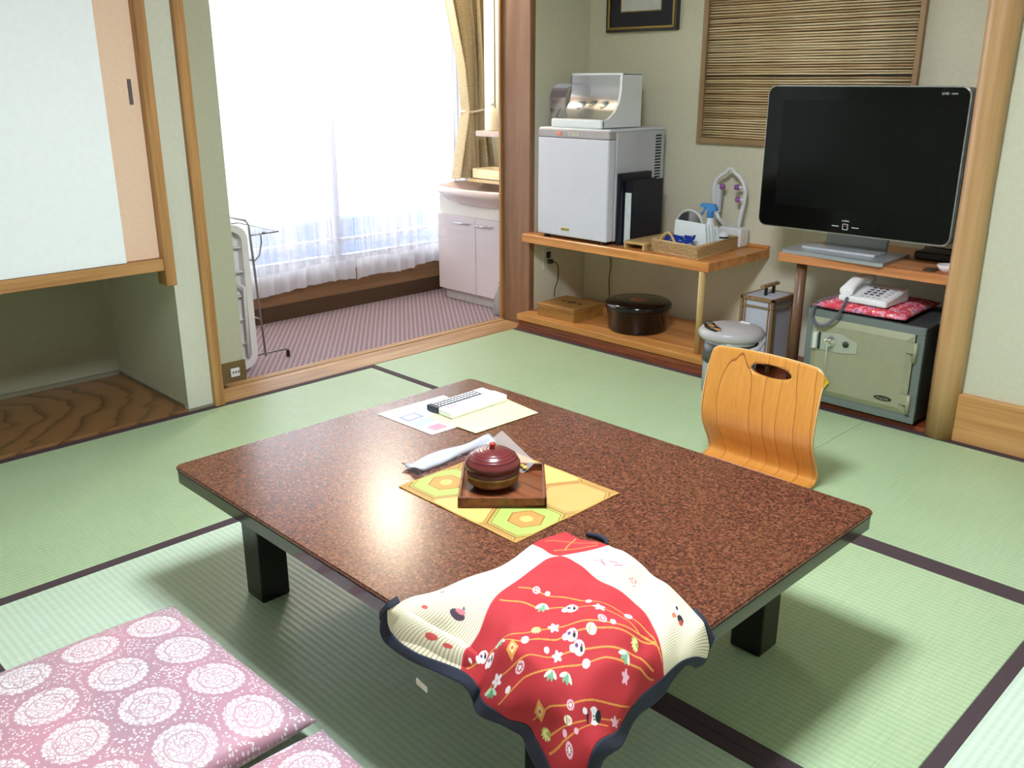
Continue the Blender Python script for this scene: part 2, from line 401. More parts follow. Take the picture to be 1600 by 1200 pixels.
# ================================================================== CURTAINS
def sheer_mat():
    m, n, b = new_mat('sheer_white_voile')
    tr = n.nodes.new('ShaderNodeBsdfTransparent'); tr.inputs[0].default_value = (.97, .97, 1, 1)
    tl = n.nodes.new('ShaderNodeBsdfTranslucent'); tl.inputs[0].default_value = (.92, .90, .95, 1)
    df = n.nodes.new('ShaderNodeBsdfDiffuse'); df.inputs[0].default_value = (.88, .87, .92, 1)
    a = n.nodes.new('ShaderNodeMixShader'); a.inputs[0].default_value = .5; link(n, tl.outputs[0], a.inputs[1]); link(n, df.outputs[0], a.inputs[2])
    c = n.nodes.new('ShaderNodeMixShader'); c.inputs[0].default_value = .62
    w = node(n, 'ShaderNodeTexWave', Scale=420.0); w.bands_direction = 'Z'; link(n, coords(n), w.inputs[0])
    # denser at the doubled hem
    sp = n.nodes.new('ShaderNodeSeparateXYZ'); tc = n.nodes.new('ShaderNodeTexCoord'); link(n, tc.outputs['UV'], sp.inputs[0])
    r = ramp(n, sp.outputs[1], [(0, (.92, .92, .92, 1)), (.065, (.92, .92, .92, 1)), (.07, (0, 0, 0, 1)), (1, (0, 0, 0, 1))])
    fn = node(n, 'ShaderNodeTexNoise', Scale=1.0, Detail=2.0); link(n, coords(n, (26, 1.2, 1), 'UV'), fn.inputs['Vector'])
    r2 = ramp(n, fn.outputs[0], [(.40, (.40, .40, .40, 1)), (.56, (.74, .74, .74, 1))])
    mxx = node(n, 'ShaderNodeMath', operation='MAXIMUM'); link(n, r, mxx.inputs[0]); link(n, r2, mxx.inputs[1])
    link(n, mxx.outputs[0], c.inputs[0])
    link(n, tr.outputs[0], c.inputs[1]); link(n, a.outputs[0], c.inputs[2])
    link(n, c.outputs[0], n.nodes['Material Output'].inputs[0]); return m
def pleated(y0, y1, z0f, z1, x, amp, folds, mat, name, label, cat, nx=260, nz=24, narrow=None, parent=None, phase=0, seed=1, group=None):
    rg = np.random.default_rng(seed); ph = rg.uniform(0, 2*PI, 6); bm = bmesh.new(); uv = bm.loops.layers.uv.new('UVMap')
    G = []
    for j in range(nz+1):
        t = j/nz; row = []
        for i in range(nx+1):
            s = i/nx; z0 = z0f(s); z = z0+(z1-z0)*t
            q = s*folds*2*PI + .9*math.sin(s*11+ph[0]) + phase
            A = amp*(.55+.45*math.sin(s*7+ph[1]))*(1.0-.35*t)
            dx = A*(math.sin(q)+.35*math.sin(2.3*q+ph[2]+t*1.2)); dy = A*.45*math.cos(q)
            yy = y0+(y1-y0)*s
            if narrow: yy = narrow(s, z)
            row.append(bm.verts.new((x+dx, yy+dy, z+.004*math.sin(q*1.0)*(1-t))))
        G.append(row)
    for j in range(nz):
        for i in range(nx):
            f = bm.faces.new((G[j][i], G[j][i+1], G[j+1][i+1], G[j+1][i])); f.smooth = True
            for lp, (u, v) in zip(f.loops, ((i, j), (i+1, j), (i+1, j+1), (i, j+1))): lp[uv].uv = (u/nx, v/nz)
    if parent is not None: return obj(name, bm, mat, parent)
    return single(name, bm, mat, label, cat, group)
sm = sheer_mat()
pleated(-1.715, -.341, lambda s: .166+.012*math.sin(s*9), 1.9, -1.066, .026, 15, sm, 'sheer_curtain', 'left white sheer curtain behind the steel drying rack', 'curtain', seed=2)
pleated(-.330, .50, lambda s: .168+.035*s+.008*math.sin(s*12), 1.9, -1.050, .026, 9, sm, 'sheer_curtain', 'right white sheer curtain between the centre gap and the beige drape', 'curtain', seed=5)
def drape_mat():
    m, n, b = new_mat('beige_slub_weave')
    t = node(n, 'ShaderNodeTexNoise', Scale=1.0, Detail=4.0); link(n, coords(n, (40, 40, 420)), t.inputs['Vector'])
    link(n, ramp(n, t.outputs[0], [(.3, lin((172, 156, 126))), (.7, lin((208, 194, 164)))]), b.inputs['Base Color'])
    b.inputs['Roughness'].default_value = .9; bump(n, b, t.outputs[0], .4, .001); return m
dr = thing('tied_drape', 'beige slub drape tied back beside the washbasin', 'curtain', (-1.0, .53, .7))
def nar(s, z):
    # centre line and width by height
    zt = [.45, .72, 1.09, 1.35, 1.7, 1.95]; ce = [.52, .525, .535, .53, .49, .46]; wd = [.40, .33, .165, .22, .31, .36]
    c = np.interp(z, zt, ce); w = np.interp(z, zt, wd); return c+(s-.5)*w
pleated(0, 1, lambda s: .695, 1.9, -.985, .052, 5.5, drape_mat(), 'cloth', '', '', nx=200, nz=60, narrow=nar, parent=dr, seed=9)
pts = [(-.985+.052*math.cos(a), .535+.094*math.sin(a), 1.09+.006*math.sin(a*2)) for a in np.linspace(0, 2*PI, 28, endpoint=False)]
obj('tieback_cord', tb(pts, .0065, 8, True), plain('white_cord', (236, 226, 214), .8), dr)
struct('curtain_gap_trim', box(WX-.005, WX+.004, .50, .56, .3, 1.95), plain('slate_frame', (70, 84, 104), .5))

# ================================================================== WASHBASIN
sink = thing('washbasin_unit', 'white washbasin cabinet with pale pink basin at the right end of the veranda', 'washbasin', (-.62, .42, -.008))
pinkw = plain('pale_pink_ceramic', (226, 208, 208), .12, .01)
cabw = plain('lilac_white_laminate', (224, 212, 216), .3, .01)
obj('plinth', box(-.93, -.29, .245, .66, -.008, .055), plain('plinth_grey', (206, 200, 196), .5), sink)
obj('carcass', box(-.962, -.27, .232, .68, .052, .625, bev=.003), plain('cream_laminate', (232, 226, 216), .35, .01), sink)
for a, b_ in ((-.960, -.627), (-.623, -.29)):
    d = obj('door', box(a, b_, .215, .231, .055, .508, bev=.002), cabw, sink)
    h0, h1 = (b_-.165, b_-.035) if a < -.7 else (a+.02, a+.15)
    bm = bmesh.new(); tube(bm, [(h0, .197, .470), (h1, .197, .470)], .005, 8)
    for h in (h0+.006, h1-.006): tube(bm, [(h, .197, .470), (h, .216, .470)], .004, 6)
    obj('handle', bm, plain('satin_chrome', (200, 200, 200), .25, metal=.8), d)
# basin: rim with bowed front, bowl below
def basin_outline(k, off=0):
    P = []
    n = 48
    for i in range(n):
        a = 2*PI*i/n; ca, sa = math.cos(a), math.sin(a)
        x = .39*math.copysign(abs(ca)**.55, ca); y = .25*math.copysign(abs(sa)**.75, sa)
        if y < 0: y *= 1.18*(1-.12*abs(x/.39)**2)
        P.append((x*k, y*k))
    return P
bm = bmesh.new(); cx, cy = -.628, .405
levels = [(.45, .56), (.66, .575), (.82, .60), (.93, .632), (.985, .640), (1.0, .652), (1.0, .668), (.985, .678), (.955, .680), (.90, .672), (.85, .645), (.72, .60), (.45, .59), (.12, .588)]
rings = [[bm.verts.new((cx+x, cy+y, z)) for x, y in basin_outline(k)] for k, z in levels]
for A, B2 in zip(rings, rings[1:]):
    for i in range(48): bm.faces.new((A[i], A[(i+1) % 48], B2[(i+1) % 48], B2[i])).smooth = True
bm.faces.new(rings[-1]); bm.faces.new(rings[0][::-1])
obj('basin', bm, pinkw, sink)
bm = bmesh.new(); tube(bm, [(-.42, .60, .67), (-.42, .60, .76), (-.42, .57, .79), (-.42, .49, .78), (-.42, .47, .76)], .012, 10)
obj('tap', bm, plain('chrome', (215, 215, 220), .1, metal=1), sink)
mc = thing('mirror_cabinet', 'tall cream mirror cabinet above the washbasin', 'cabinet', (-.55, .6, .70))
obj('body', box(-.825, -.20, .48, .69, .955, 2.0, bev=.004), cream, mc)
obj('ledge', box(-.80, -.20, .385, .48, .952, .985, bev=.006, seg=2), plain('ledge_pink', (196, 178, 172), .3), mc)
obj('splash_panel', box(-.735, -.20, .665, .69, .690, .955, bev=.004), cream, mc)
obj('mirror', box(-.725, -.22, .474, .480, 1.0, 1.95, bev=.001), plain('mirror_face', (222, 216, 196), .25, .01), mc)
obj('mirror_edge', box(-.728, -.722, .470, .481, 1.0, 1.95), plain('grey_seam', (110, 106, 96), .5), mc)
pb = thing('pump_bottle', 'white pump bottle standing on the ledge of the mirror cabinet', 'bottle', (-.705, .43, .985))
obj('body', la((-.705, .43, .985), [(.028, 0), (.033, .01), (.033, .10), (.028, .125), (.012, .135), (.012, .145)], n=24, sx=1, sy=.75), cream, pb)
bm = la((-.705, .43, 1.13), [(.013, 0), (.013, .018), (.004, .02), (.004, .04)], n=16); bx(bm, -.745, -.693, .423, .437, 1.166, 1.176, bev=.003)
obj('pump', bm, wht, pb)
tr = thing('shallow_tray_box', 'cream shallow box lying at the back of the washbasin rim', 'box', (-.72, .55, .682))
bm = bmesh.new(); bx(bm, -.90, -.52, .44, .62, .697, .704); 
for a in ((-.90, -.52, .44, .452), (-.90, -.52, .608, .62), (-.90, -.888, .44, .62), (-.532, -.52, .44, .62)): bx(bm, *a, .697, .758, bev=.002)
obj('tray', bm, plain('cream_box', (240, 226, 192), .6, .03), tr)
obj('base_board', box(-.925, -.50, .42, .64, .682, .697, bev=.003), plain('tan_board', (206, 184, 146), .6), tr)
# clear plastic bag bottle at pillar foot
single('clear_bottle', la((-.36, .165, -.008), [(.04, 0), (.045, .01), (.043, .09), (.02, .15), (.012, .17), (.014, .19)], n=20), glass('clear_plastic', (245, 235, 240), .1, .35), 'clear plastic bottle on the carpet beside the pillar foot', 'bottle')

# ================================================================== LAUNDRY RACK + FOLDED WHITE TABLE
rack = thing('drying_rack', 'steel wire towel drying rack with black feet by the sheer curtain', 'rack', (-.67, -1.27, -.008))
R = .0055
for i, X in enumerate((-.49, -.86)):
    up_ = obj('upright', tb([(X, -1.27, .02), (X+.002, -1.30, .645), (X-.012, -1.305, .664)], R), steel, rack)
    f = obj('foot_bar', tb([(X, -1.385, .0), (X, -1.385, .022), (X, -1.375, .034), (X, -1.16, .034), (X, -1.15, .022), (X, -1.15, .0)], R), steel, rack)
    for yy in (-1.385, -1.15): obj('foot_cap', la((X, yy, -.008), [(.009, 0), (.009, .034), (.006, .036)], n=10), blk, f)
obj('top_bar', tb([(-.49, -1.30, .645), (-.50, -1.305, .664), (-.84, -1.305, .664), (-.86, -1.30, .645)], R), steel, rack)
obj('top_bar', tb([(-.49, -1.335, .60), (-.50, -1.34, .62), (-.84, -1.34, .645), (-.86, -1.335, .60)], .004), steel, rack)
obj('wing', tb([(-.49, -1.30, .597), (-.49, -1.15, .60), (-.86, -1.15, .60), (-.86, -1.30, .597)], .0035, 6), steel, rack)
obj('cross_bar', tb([(-.49, -1.275, .20), (-.86, -1.275, .20)], .004), steel, rack)
bm = bmesh.new()
tube(bm, [(-.485, -1.33, .60), (-.485, -1.33, .53), (-.485, -1.315, .49), (-.485, -1.29, .48), (-.485, -1.262, .50), (-.485, -1.245, .56), (-.485, -1.245, .60), (-.485, -1.225, .605)], .004, 8)
obj('hinge_hook', bm, steel, rack)
ft = thing('folded_table', 'white plastic folding table standing on edge behind the wall stub', 'table', (-.46, -1.6, -.008))
wp = plain('white_ribbed_plastic', (226, 222, 224), .4, .02)
def yz(y0, y1, z0, z1, r): return [(u, v) for u, v in rrect(y0, y1, z0, z1, r)]
bm = bmesh.new()
o_ = rrect(-1.730, -1.345, -.002, .665, .075, 7); i_ = rrect(-1.70, -1.375, .028, .635, .05, 7)
L = len(o_)
for (xa, xb) in ((-.475, -.425),):
    vo = [[bm.verts.new((x, y, z)) for y, z in o_] for x in (xa, xb)]; vi = [[bm.verts.new((x, y, z)) for y, z in i_] for x in (xa, xb)]
    for k in range(L):
        k2 = (k+1) % L
        bm.faces.new((vo[0][k], vo[0][k2], vo[1][k2], vo[1][k])); bm.faces.new((vi[0][k], vi[1][k], vi[1][k2], vi[0][k2]))
        bm.faces.new((vo[1][k], vo[1][k2], vi[1][k2], vi[1][k])); bm.faces.new((vo[0][k], vi[0][k], vi[0][k2], vo[0][k2]))
bmesh.ops.recalc_face_normals(bm, faces=bm.faces)
obj('rim', bm, wp, ft)
obj('panel', box(-.474, -.468, -1.71, -1.365, .02, .645), wp, ft)
for z in np.linspace(.12, .56, 5): obj('rib', box(-.470, -.440, -1.705, -1.370, z-.003, z+.003), wp, ft)
for y in (-1.43, -1.53, -1.63): obj('rib', box(-.470, -.440, y-.003, y+.003, .025, .64), wp, ft)
obj('folded_leg', tb([(-.43, -1.39, .05), (-.425, -1.385, .38), (-.435, -1.41, .40)], .008), wp, ft)

# ================================================================== SHELF UNIT (left of tokonoma)
su = thing('low_shelf_unit', 'orange wood two tier shelf carrying the refrigerator', 'shelf', (.53, .28, .018))
obj('upper_board', box(-.065, 1.09, .03, YB-.002, .462, .505, bev=.003), shelf_m, su)
obj('back_strip', box(.62, 1.09, YB-.016, YB-.002, .505, .520, bev=.002), shelf_m, su)
for k in range(6):
    y0 = -.005+k*.09
    obj('board', box(-.065+.002*k, 1.125, y0, y0+.089, .050, .082, bev=.0015), shelf_m if k else wood('light_front_board', (214, 154, 84), (180, 116, 54), 'X', .7, .35, coat=.2), su)
obj('bearer', box(-.06, 1.115, .004, .52, .018, .046, bev=.001), red_m, su)
obj('post', la((1.050, .046, .082), [(.0155, 0), (.0155, .380)], n=16), pine_m, su)

# refrigerator
fr = thing('small_refrigerator', 'small grey white refrigerator standing on the orange shelf', 'refrigerator', (.27, .25, .505))
fw_m = plain('fridge_white', (208, 210, 222), .35, .015)
obj('cabinet', box(.045, .500, .095, .47, .520, 1.035, bev=.006, seg=2), plain('fridge_side_grey', (186, 188, 198), .4, .015), fr)
door = obj('door', box(.040, .497, .040, .090, .522, 1.000, bev=.007, seg=3), fw_m, fr)
obj('control_strip', box(.040, .497, .040, .092, 1.001, 1.040, bev=.004), plain('strip_grey_mauve', (168, 160, 164), .4), fr)
top = obj('top_panel', box(.042, .500, .045, .47, 1.035, 1.047, bev=.004), wht2, fr)
obj('power_button', box(.165, .198, .036, .041, 1.012, 1.028, bev=.002), plain('orange_button', (226, 122, 82), .35), fr)
bm = bmesh.new()
for x in (.258, .292): lathe(bm, (x, .0395, 1.02), [(.0, 0), (.003, .0), (.003, .003), (0, .003)], n=8)
obj('indicator', box(.24, .31, .0385, .0405, 1.011, 1.029, bev=.0005), plain('indicator_pale', (190, 188, 176), .4), fr)
obj('indicator_dots', bm, darkline, fr, kind='stuff')
obj('name_badge', box(.205, .255, .0375, .0405, .552, .566, bev=.0008), plain('brass_badge', (160, 140, 80), .4, metal=.5), door)
bm = bmesh.new()
for k in range(20): bx(bm, .499, .5012, .395, .440, .735+k*.0142, .742+k*.0142)
obj('vent_slots', bm, darkline, fr)
for x in (.08, .46):
    for y in (.07, .43): obj('foot', la((x, y, .505), [(.016, 0), (.016, .016)], n=12), blk, fr)


# dish dryer box on top
dd = thing('dish_cover_box', 'white cup box with clear curved front on the refrigerator', 'box', (.27, .22, 1.047))
dw = plain('glossy_white', (226, 232, 236), .25, .01)
Z0 = 1.047
obj('tray', box(.1195, .4275, .050, .334, Z0, Z0+.040, bev=.006, seg=3), dw, dd)
obj('front_lip', box(.115, .440, .0495, .075, Z0+.001, Z0+.043, bev=.009, seg=3), dw, dd)
side = [(.345, Z0+.004), (.345, Z0+.235), (.33, Z0+.252), (.205, Z0+.252), (.193, Z0+.24), (.190, Z0+.17), (.175, Z0+.115), (.145, Z0+.075), (.10, Z0+.045), (.055, Z0+.038), (.055, Z0+.006)]
for a, b_ in ((.428, .440),):
    obj('side_panel', pr(side, (a, b_), 'X'), dw, dd)
obj('side_panel', pr(side, (.115, .119), 'X'), glass('smoky_acrylic', (235, 235, 232), .2, .12), dd, 'clear side wall')
obj('back_panel', box(.119, .428, .335, .345, Z0+.03, Z0+.25), dw, dd)
obj('top_panel', box(.115, .440, .195, .345, Z0+.240, Z0+.252, bev=.004), dw, dd)
bm = bmesh.new(); c = [(.196, Z0+.24), (.193, Z0+.17), (.178, Z0+.115), (.148, Z0+.075), (.10, Z0+.044)]
A = [bm.verts.new((.12, y, z)) for y, z in c]; B3 = [bm.verts.new((.428, y, z)) for y, z in c]
for k in range(4): bm.faces.new((A[k], B3[k], B3[k+1], A[k+1])).smooth = True
acry = glass('clear_acrylic', (245, 246, 246), .22, .10)
obj('clear_front', bm, acry, dd)
# raised lid dome at the left
bm = bmesh.new(); n1 = 9
dome = [(.02, Z0+.045), (.003, Z0+.09), (.002, Z0+.14), (.02, Z0+.185), (.05, Z0+.20), (.10, Z0+.205), (.19, Z0+.20)]
bm = bmesh.new()
A = [bm.verts.new((.095, y+.06, z)) for y, z in dome]; B3 = [bm.verts.new((.20, y+.06, z)) for y, z in dome]
for k in range(len(dome)-1): bm.faces.new((A[k], B3[k], B3[k+1], A[k+1])).smooth = True
bmesh.ops.solidify(bm, geom=list(bm.faces), thickness=.002)
obj('rolled_up_lid', bm, acry, dd)
cup = thing('drinking_glass', 'x', 'glass', (.17, .26, Z0+.042)); cup['group'] = 'glasses inside the cup box'
cup['label'] = 'clear glass in the cup box, leftmost in the back row'
tumbler = glass('tumbler_glass', (240, 245, 245), .02, .18)
obj('bowl', la((.17, .26, Z0+.042), [(.029, 0), (.026, .075), (.0, .078)], n=20), tumbler, cup)
obj('base', la((.17, .26, Z0+.1201), [(.024, 0), (.024, .005), (0, .005)], n=16), tumbler, cup)
GL = {(.24, .27): 'second from the left in the back row', (.31, .26): 'third from the left in the back row', (.375, .265): 'rightmost in the back row', (.20, .18): 'leftmost in the front row', (.275, .19): 'middle one of the front row', (.345, .185): 'rightmost in the front row'}
for gx, gy in ((.24, .27), (.31, .26), (.375, .265), (.20, .18), (.275, .19), (.345, .185)):
    c2 = copy_tree(cup); c2.location = (gx, gy, Z0+.042); c2['label'] = 'clear glass in the cup box, %s' % GL[(gx, gy)]

# binders
def binder(x0, x1, y0, y1, z1, name, label, spine):
    t = thing(name, label, 'binder', ((x0+x1)/2, (y0+y1)/2, .505))
    navy = plain('navy_binder_cover', (18, 20, 34), .45, .04)
    obj('cover', box(x0, x0+.003, y0, y1, .505, z1), navy, t); obj('cover', box(x1-.003, x1, y0, y1, .505, z1), navy, t)
    sp = obj('spine', box(x0, x1, y0, y0+.004, .505, z1, bev=.001), navy, t)
    obj('pages', box(x0+.004, x1-.004, y0+.01, y1-.008, .508, z1-.01), plain('page_white', (220, 218, 210), .8), t)
    if spine: obj('spine_label', box(x0+.004, x1-.004, y0-.001, y0+.001, .515, z1-.055), plain('label_white', (226, 234, 244), .6), sp)
    return t
bt = binder(.506, .526, .10, .34, .845, 'ring_binder', 'dark navy binder leaning on the refrigerator, the taller one behind', False)
b2 = binder(.530, .574, .13, .372, .812, 'ring_binder', 'black binder with white spine label, the nearer one beside the refrigerator', True)

# pale wood low stand
ls = thing('pale_wood_stand', 'low pale wood stand between the black binder and the basket', 'stand', (.62, .27, .505))
obj('top', box(.580, .702, .075, .45, .528, .540, bev=.001), pine_m, ls)
obj('leg', box(.688, .700, .075, .45, .505, .528), pine_m, ls); obj('leg', box(.580, .590, .075, .45, .505, .528), pine_m, ls)

# basket
bk = thing('wicker_basket', 'shallow wicker basket with arched handle at the front of the orange shelf', 'basket', (.855, .26, .505))
wick = plain('wicker_tan', (190, 158, 112), .7, .18, noise=160)
def weave_wall(p0, p1, z0, z1, bm, rows=7, amp=.0035, ph=0):
    p0, p1 = Vector(p0), Vector(p1); d = p1-p0; Ln = d.length; d.normalize(); nn = Vector((-d.y, d.x, 0)); st = int(Ln/.004)
    for r in range(rows):
        z = z0+(z1-z0)*(r+.5)/rows
        pts = [Vector((p0.x, p0.y, z)) + d*(Ln*k/st) + nn*amp*math.sin(k*PI/3+PI*r+ph) for k in range(st+1)]
        tube(bm, pts, (z1-z0)/rows*.56, 5)
cs = [(.722, .105), (.998, .068), (.975, .432), (.705, .462)]
for i in range(4):
    a, b_ = cs[i], cs[(i+1) % 4]
    bm = bmesh.new(); weave_wall((*a, 0), (*b_, 0), .508, .556, bm)
    obj('woven_side', bm, wick, bk, kind='stuff')
    bm = bmesh.new(); tube(bm, [(*a, .560), (*b_, .560)], .006, 8); tube(bm, [(*a, .508), (*b_, .508)], .005, 8); obj('rim', bm, wick, bk)
obj('base', pr([tuple(c) for c in cs], (.505, .510), 'Z'), wick, bk)
hp = [(.770+.10*k/12, .098-.0134*k/12, .555+.048*math.sin(PI*k/12)) for k in range(13)]
obj('handle', tb(hp, .0055, 8), wick, bk)
# basket contents
def bluecloth():
    m, n, b = new_mat('indigo_dyed_cotton')
    v = node(n, 'ShaderNodeTexVoronoi', Scale=70.0); link(n, coords(n), v.inputs['Vector'])
    link(n, ramp(n, v.outputs['Distance'], [(.22, lin((210, 224, 250))), (.34, lin((32, 70, 176)))]), b.inputs['Base Color']); b.inputs['Roughness'].default_value = .9; return m
bm = bmesh.new(); G = []
for j in range(9):
    G.append([bm.verts.new((.75+.165*i/14+.01*j/8*math.sin(i), .125-.012*i/14+.05*j/8, .515+.078*j/8*(.75+.25*i/14)+.003*math.sin(i*1.3+j))) for i in range(15)])
for j in range(8):
    for i in range(14): bm.faces.new((G[j][i], G[j][i+1], G[j+1][i+1], G[j+1][i])).smooth = True
bmesh.ops.solidify(bm, geom=list(bm.faces), thickness=.003)
single('blue_cloth', bm, bluecloth(), 'blue patterned cloth tucked at the front of the wicker basket', 'cloth')
paper = plain('bright_paper', (236, 246, 248), .7, .01)
for k in range(5):
    bm = bmesh.new(); x0 = .76+.01*k; y0 = .215+.028*k
    P = [(x0, .512), (x0+.195-.01*k, .512), (x0+.175-.012*k, .640-.006*k), (x0+.01, .646-.008*k)]
    pr_ = pr(P, (y0, y0+.006), 'Y')
    single('paper_packet', pr_, paper, ['foremost of the white packets in the wicker basket', 'second white packet in the wicker basket', 'middle white packet in the wicker basket', 'fourth white packet in the wicker basket', 'rearmost white packet in the wicker basket'][k], 'packet', 'white packets in the basket')
hm = thing('hand_mirror', 'round white framed mirror standing behind the packets in the basket', 'mirror', (.75, .36, .51))
c0 = Vector((.742, .372, .598))
obj('ring', tb([(c0.x+.075*math.cos(a), c0.y, c0.z+.072*math.sin(a)) for a in np.linspace(0, 2*PI, 32, endpoint=False)], .006, 8, True), wht, hm)
obj('glass_face', pr([(c0.x+.072*math.cos(a), c0.z+.069*math.sin(a)) for a in np.linspace(0, 2*PI, 32, endpoint=False)], (c0.y-.002, c0.y+.002), 'Y'), plain('mirror_silver', (180, 184, 190), .08, .01, metal=.9), hm)
sb = thing('spray_bottle', 'white spray bottle with blue trigger head in the wicker basket', 'bottle', (.905, .30, .51))
obj('body', la((.905, .30, .511), [(.030, 0), (.033, .01), (.033, .075), (.024, .105), (.016, .125), (.014, .15)], n=24), wht, sb)
bl = plain('blue_trigger', (66, 142, 214), .35, .02)
bm = la((.905, .30, .660), [(.0165, 0), (.0165, .03), (.013, .035)], n=16)
obj('collar', bm, bl, sb)
obj('head', pr([(.852, .712), (.86, .722), (.925, .722), (.940, .70), (.935, .690), (.895, .688), (.885, .706), (.855, .704)], (.287, .313), 'Y'), bl, sb)
obj('trigger', tb([(.875, .30, .705), (.868, .30, .685), (.856, .30, .668)], .005, 8), bl, sb)
ba = thing('toilet_bag', 'black and white striped pouch at the right end of the basket', 'pouch', (.935, .36, .51))
obj('pouch', la((.935, .37, .511), [(.028, 0), (.03, .02), (.026, .055), (.014, .075), (0, .08)], n=20, sx=1.1), wht, ba)
obj('black_band', la((.935, .37, .56), [(.0275, 0), (.0275, .008)], n=20, sx=1.1), blk, ba)

# white arch stand with purple rollers
sd = thing('massage_stand', 'white arched massager with purple knobs standing against the wall', 'massager', (.92, .47, .505))
obj('base', box(.848, .985, .440, .525, .505, .600, bev=.014, seg=3), wht, sd)
arch = [(.868, .60), (.835, .63), (.812, .68), (.800, .73), (.798, .78), (.812, .818), (.838, .838), (.858, .845), (.874, .866), (.892, .868), (.908, .850), (.935, .834), (.960, .805), (.972, .765), (.970, .72), (.960, .67), (.953, .63), (.950, .598)]
obj('arch', tb([(x, .478, z) for x, z in arch], .0095, 10), wht, sd)
obj('inner_plate', pr([(.812, .64), (.838, .66), (.842, .78), (.815, .79), (.806, .74)], (.470, .486), 'Y'), wht2, sd)
pur = plain('purple_rubber', (150, 84, 160), .4, .03)
for (x, z) in ((.845, .782), (.925, .785), (.935, .728)):
    k = obj('knob', la((x, .478, z-.014), [(0, 0), (.011, .003), (.0145, .010), (.0145, .018), (.011, .025), (0, .028)], n=16), pur, sd)
    obj('knob_stem', tb([(x, .478, z), (x+(.03 if x > .88 else -.03), .478, z+.003)], .0055, 8), wht, k)

# under the shelf
wb = thing('wooden_box', 'flat brown wooden box with round burnt emblem on its lid under the shelf', 'box', (.16, .17, .082))
boxm = wood('box_wood', (170, 124, 62), (132, 90, 38), 'X', .8, .35)
obj('body', box(.033, .290, .053, .285, .082, .128, bev=.001), boxm, wb)
obj('lid', box(.030, .293, .050, .288, .1285, .150, bev=.002), boxm, wb)
bm = bmesh.new()
for k in range(7):
    a = k*2*PI/7; lathe(bm, (.165+.020*math.cos(a), .175+.014*math.sin(a), .150), [(.009, 0), (.009, .0008), (0, .0008)], n=10)
for x in (.11, .222): lathe(bm, (x, .175, .150), [(.010, 0), (.010, .0008), (0, .0008)], n=10, sx=2.0)
obj('burnt_emblem', bm, plain('burnt_brown', (70, 44, 20), .6), wb)
tubm = thing('lacquer_rice_tub', 'round black lacquer tub with brown lid disc under the shelf', 'tub', (.582, .205, .082))
lac = plain('black_lacquer', (16, 14, 14), .12, .02)
C0 = (.582, .205, .082)
obj('body', la(C0, [(.143, 0), (.148, .012), (.156, .108), (.158, .11), (.153, .111)], n=48), lac, tubm)
lid = obj('lid', la(C0, [(.158, .112), (.166, .116), (.167, .132), (.161, .142), (.15, .147), (.05, .149), (0, .149)], n=48), lac, tubm)
obj('lid_disc', la((.582, .205, .2312), [(.045, 0), (.045, .0012), (0, .0012)], n=32), plain('red_brown_disc', (112, 62, 40), .3, .1), lid)
ou = thing('power_outlet', 'grey power outlet with black plug on the side wall under the shelf', 'outlet', (-.07, .235, .28))
obj('plate', box(-.0702, -.060, .195, .270, .290, .400, bev=.002), plain('outlet_grey', (206, 206, 200), .4), ou)
bm = bmesh.new(); bx(bm, -.0605, -.0585, .215, .250, .350, .385, bev=.001)
obj('socket_face', bm, blk, ou)
pl = single('appliance_cable', tube(box(-.058, -.030, .218, .246, .322, .345, bev=.004), [(-.03, .232, .333), (.0, .225, .335), (.03, .21, .325), (.045, .20, .29), (.038, .20, .24), (.02, .20, .20), (.012, .205, .1525)], .0028, 6), plain('grey_cord', (48, 48, 46), .5), 'dark cable with plug running down behind the wooden box', 'cable')
single('thin_wall_cord', tb([(.10, YB-.01, .46), (.11, YB-.01, .38), (.13, YB-.008, .30), (.12, YB-.01, .22), (.13, YB-.01, .086)], .0022, 6), plain('grey_cord', (48, 48, 46), .5), 'thin cord hanging down the back wall under the shelf', 'cord')

# ================================================================== WALL: picture frame, reed screen
pf = thing('picture_frame', 'dark picture frame with gold edge hanging above the refrigerator', 'picture', (.29, YB, 1.51))
golde = plain('antique_gold', (150, 128, 70), .35, .08, metal=.6); dkf = plain('dark_frame', (44, 38, 32), .35, .05)
def ring_frame(x0, x1, z0, z1, w, y0, y1):
    bm = bmesh.new(); bx(bm, x0, x1, y0, y1, z0, z0+w, bev=.002); bx(bm, x0, x1, y0, y1, z1-w, z1, bev=.002)
    bx(bm, x0, x0+w, y0, y1, z0+w, z1-w, bev=.002); bx(bm, x1-w, x1, y0, y1, z0+w, z1-w, bev=.002); return bm
obj('outer_frame', ring_frame(.060, .500, 1.497, 1.95, .018, YB-.030, YB-.001), dkf, pf)
obj('gold_edge', ring_frame(.072, .488, 1.509, 1.938, .012, YB-.034, YB-.024), golde, pf)
obj('dark_mount', box(.082, .478, YB-.024, YB-.018, 1.519, 1.93), plain('navy_mount', (34, 34, 44), .7), pf)
obj('gold_fillet', ring_frame(.150, .405, 1.588, 1.86, .006, YB-.027, YB-.022), golde, pf)
obj('print', box(.154, .401, YB-.0255, YB-.0235, 1.592, 1.857), plain('pale_print', (206, 208, 206), .7), pf)
rs = thing('reed_screen', 'wood framed screen of horizontal reeds on the wall behind the television', 'screen', (1.18, YB, .975))
fm = wood('screen_frame_wood', (168, 138, 102), (142, 112, 78), 'Z', .8, .5); fmx = wood('screen_frame_wood_h', (168, 138, 102), (142, 112, 78), 'X', .8, .5)
RX0, RX1, RZ0, RZ1 = .650, 1.690, .975, 1.86
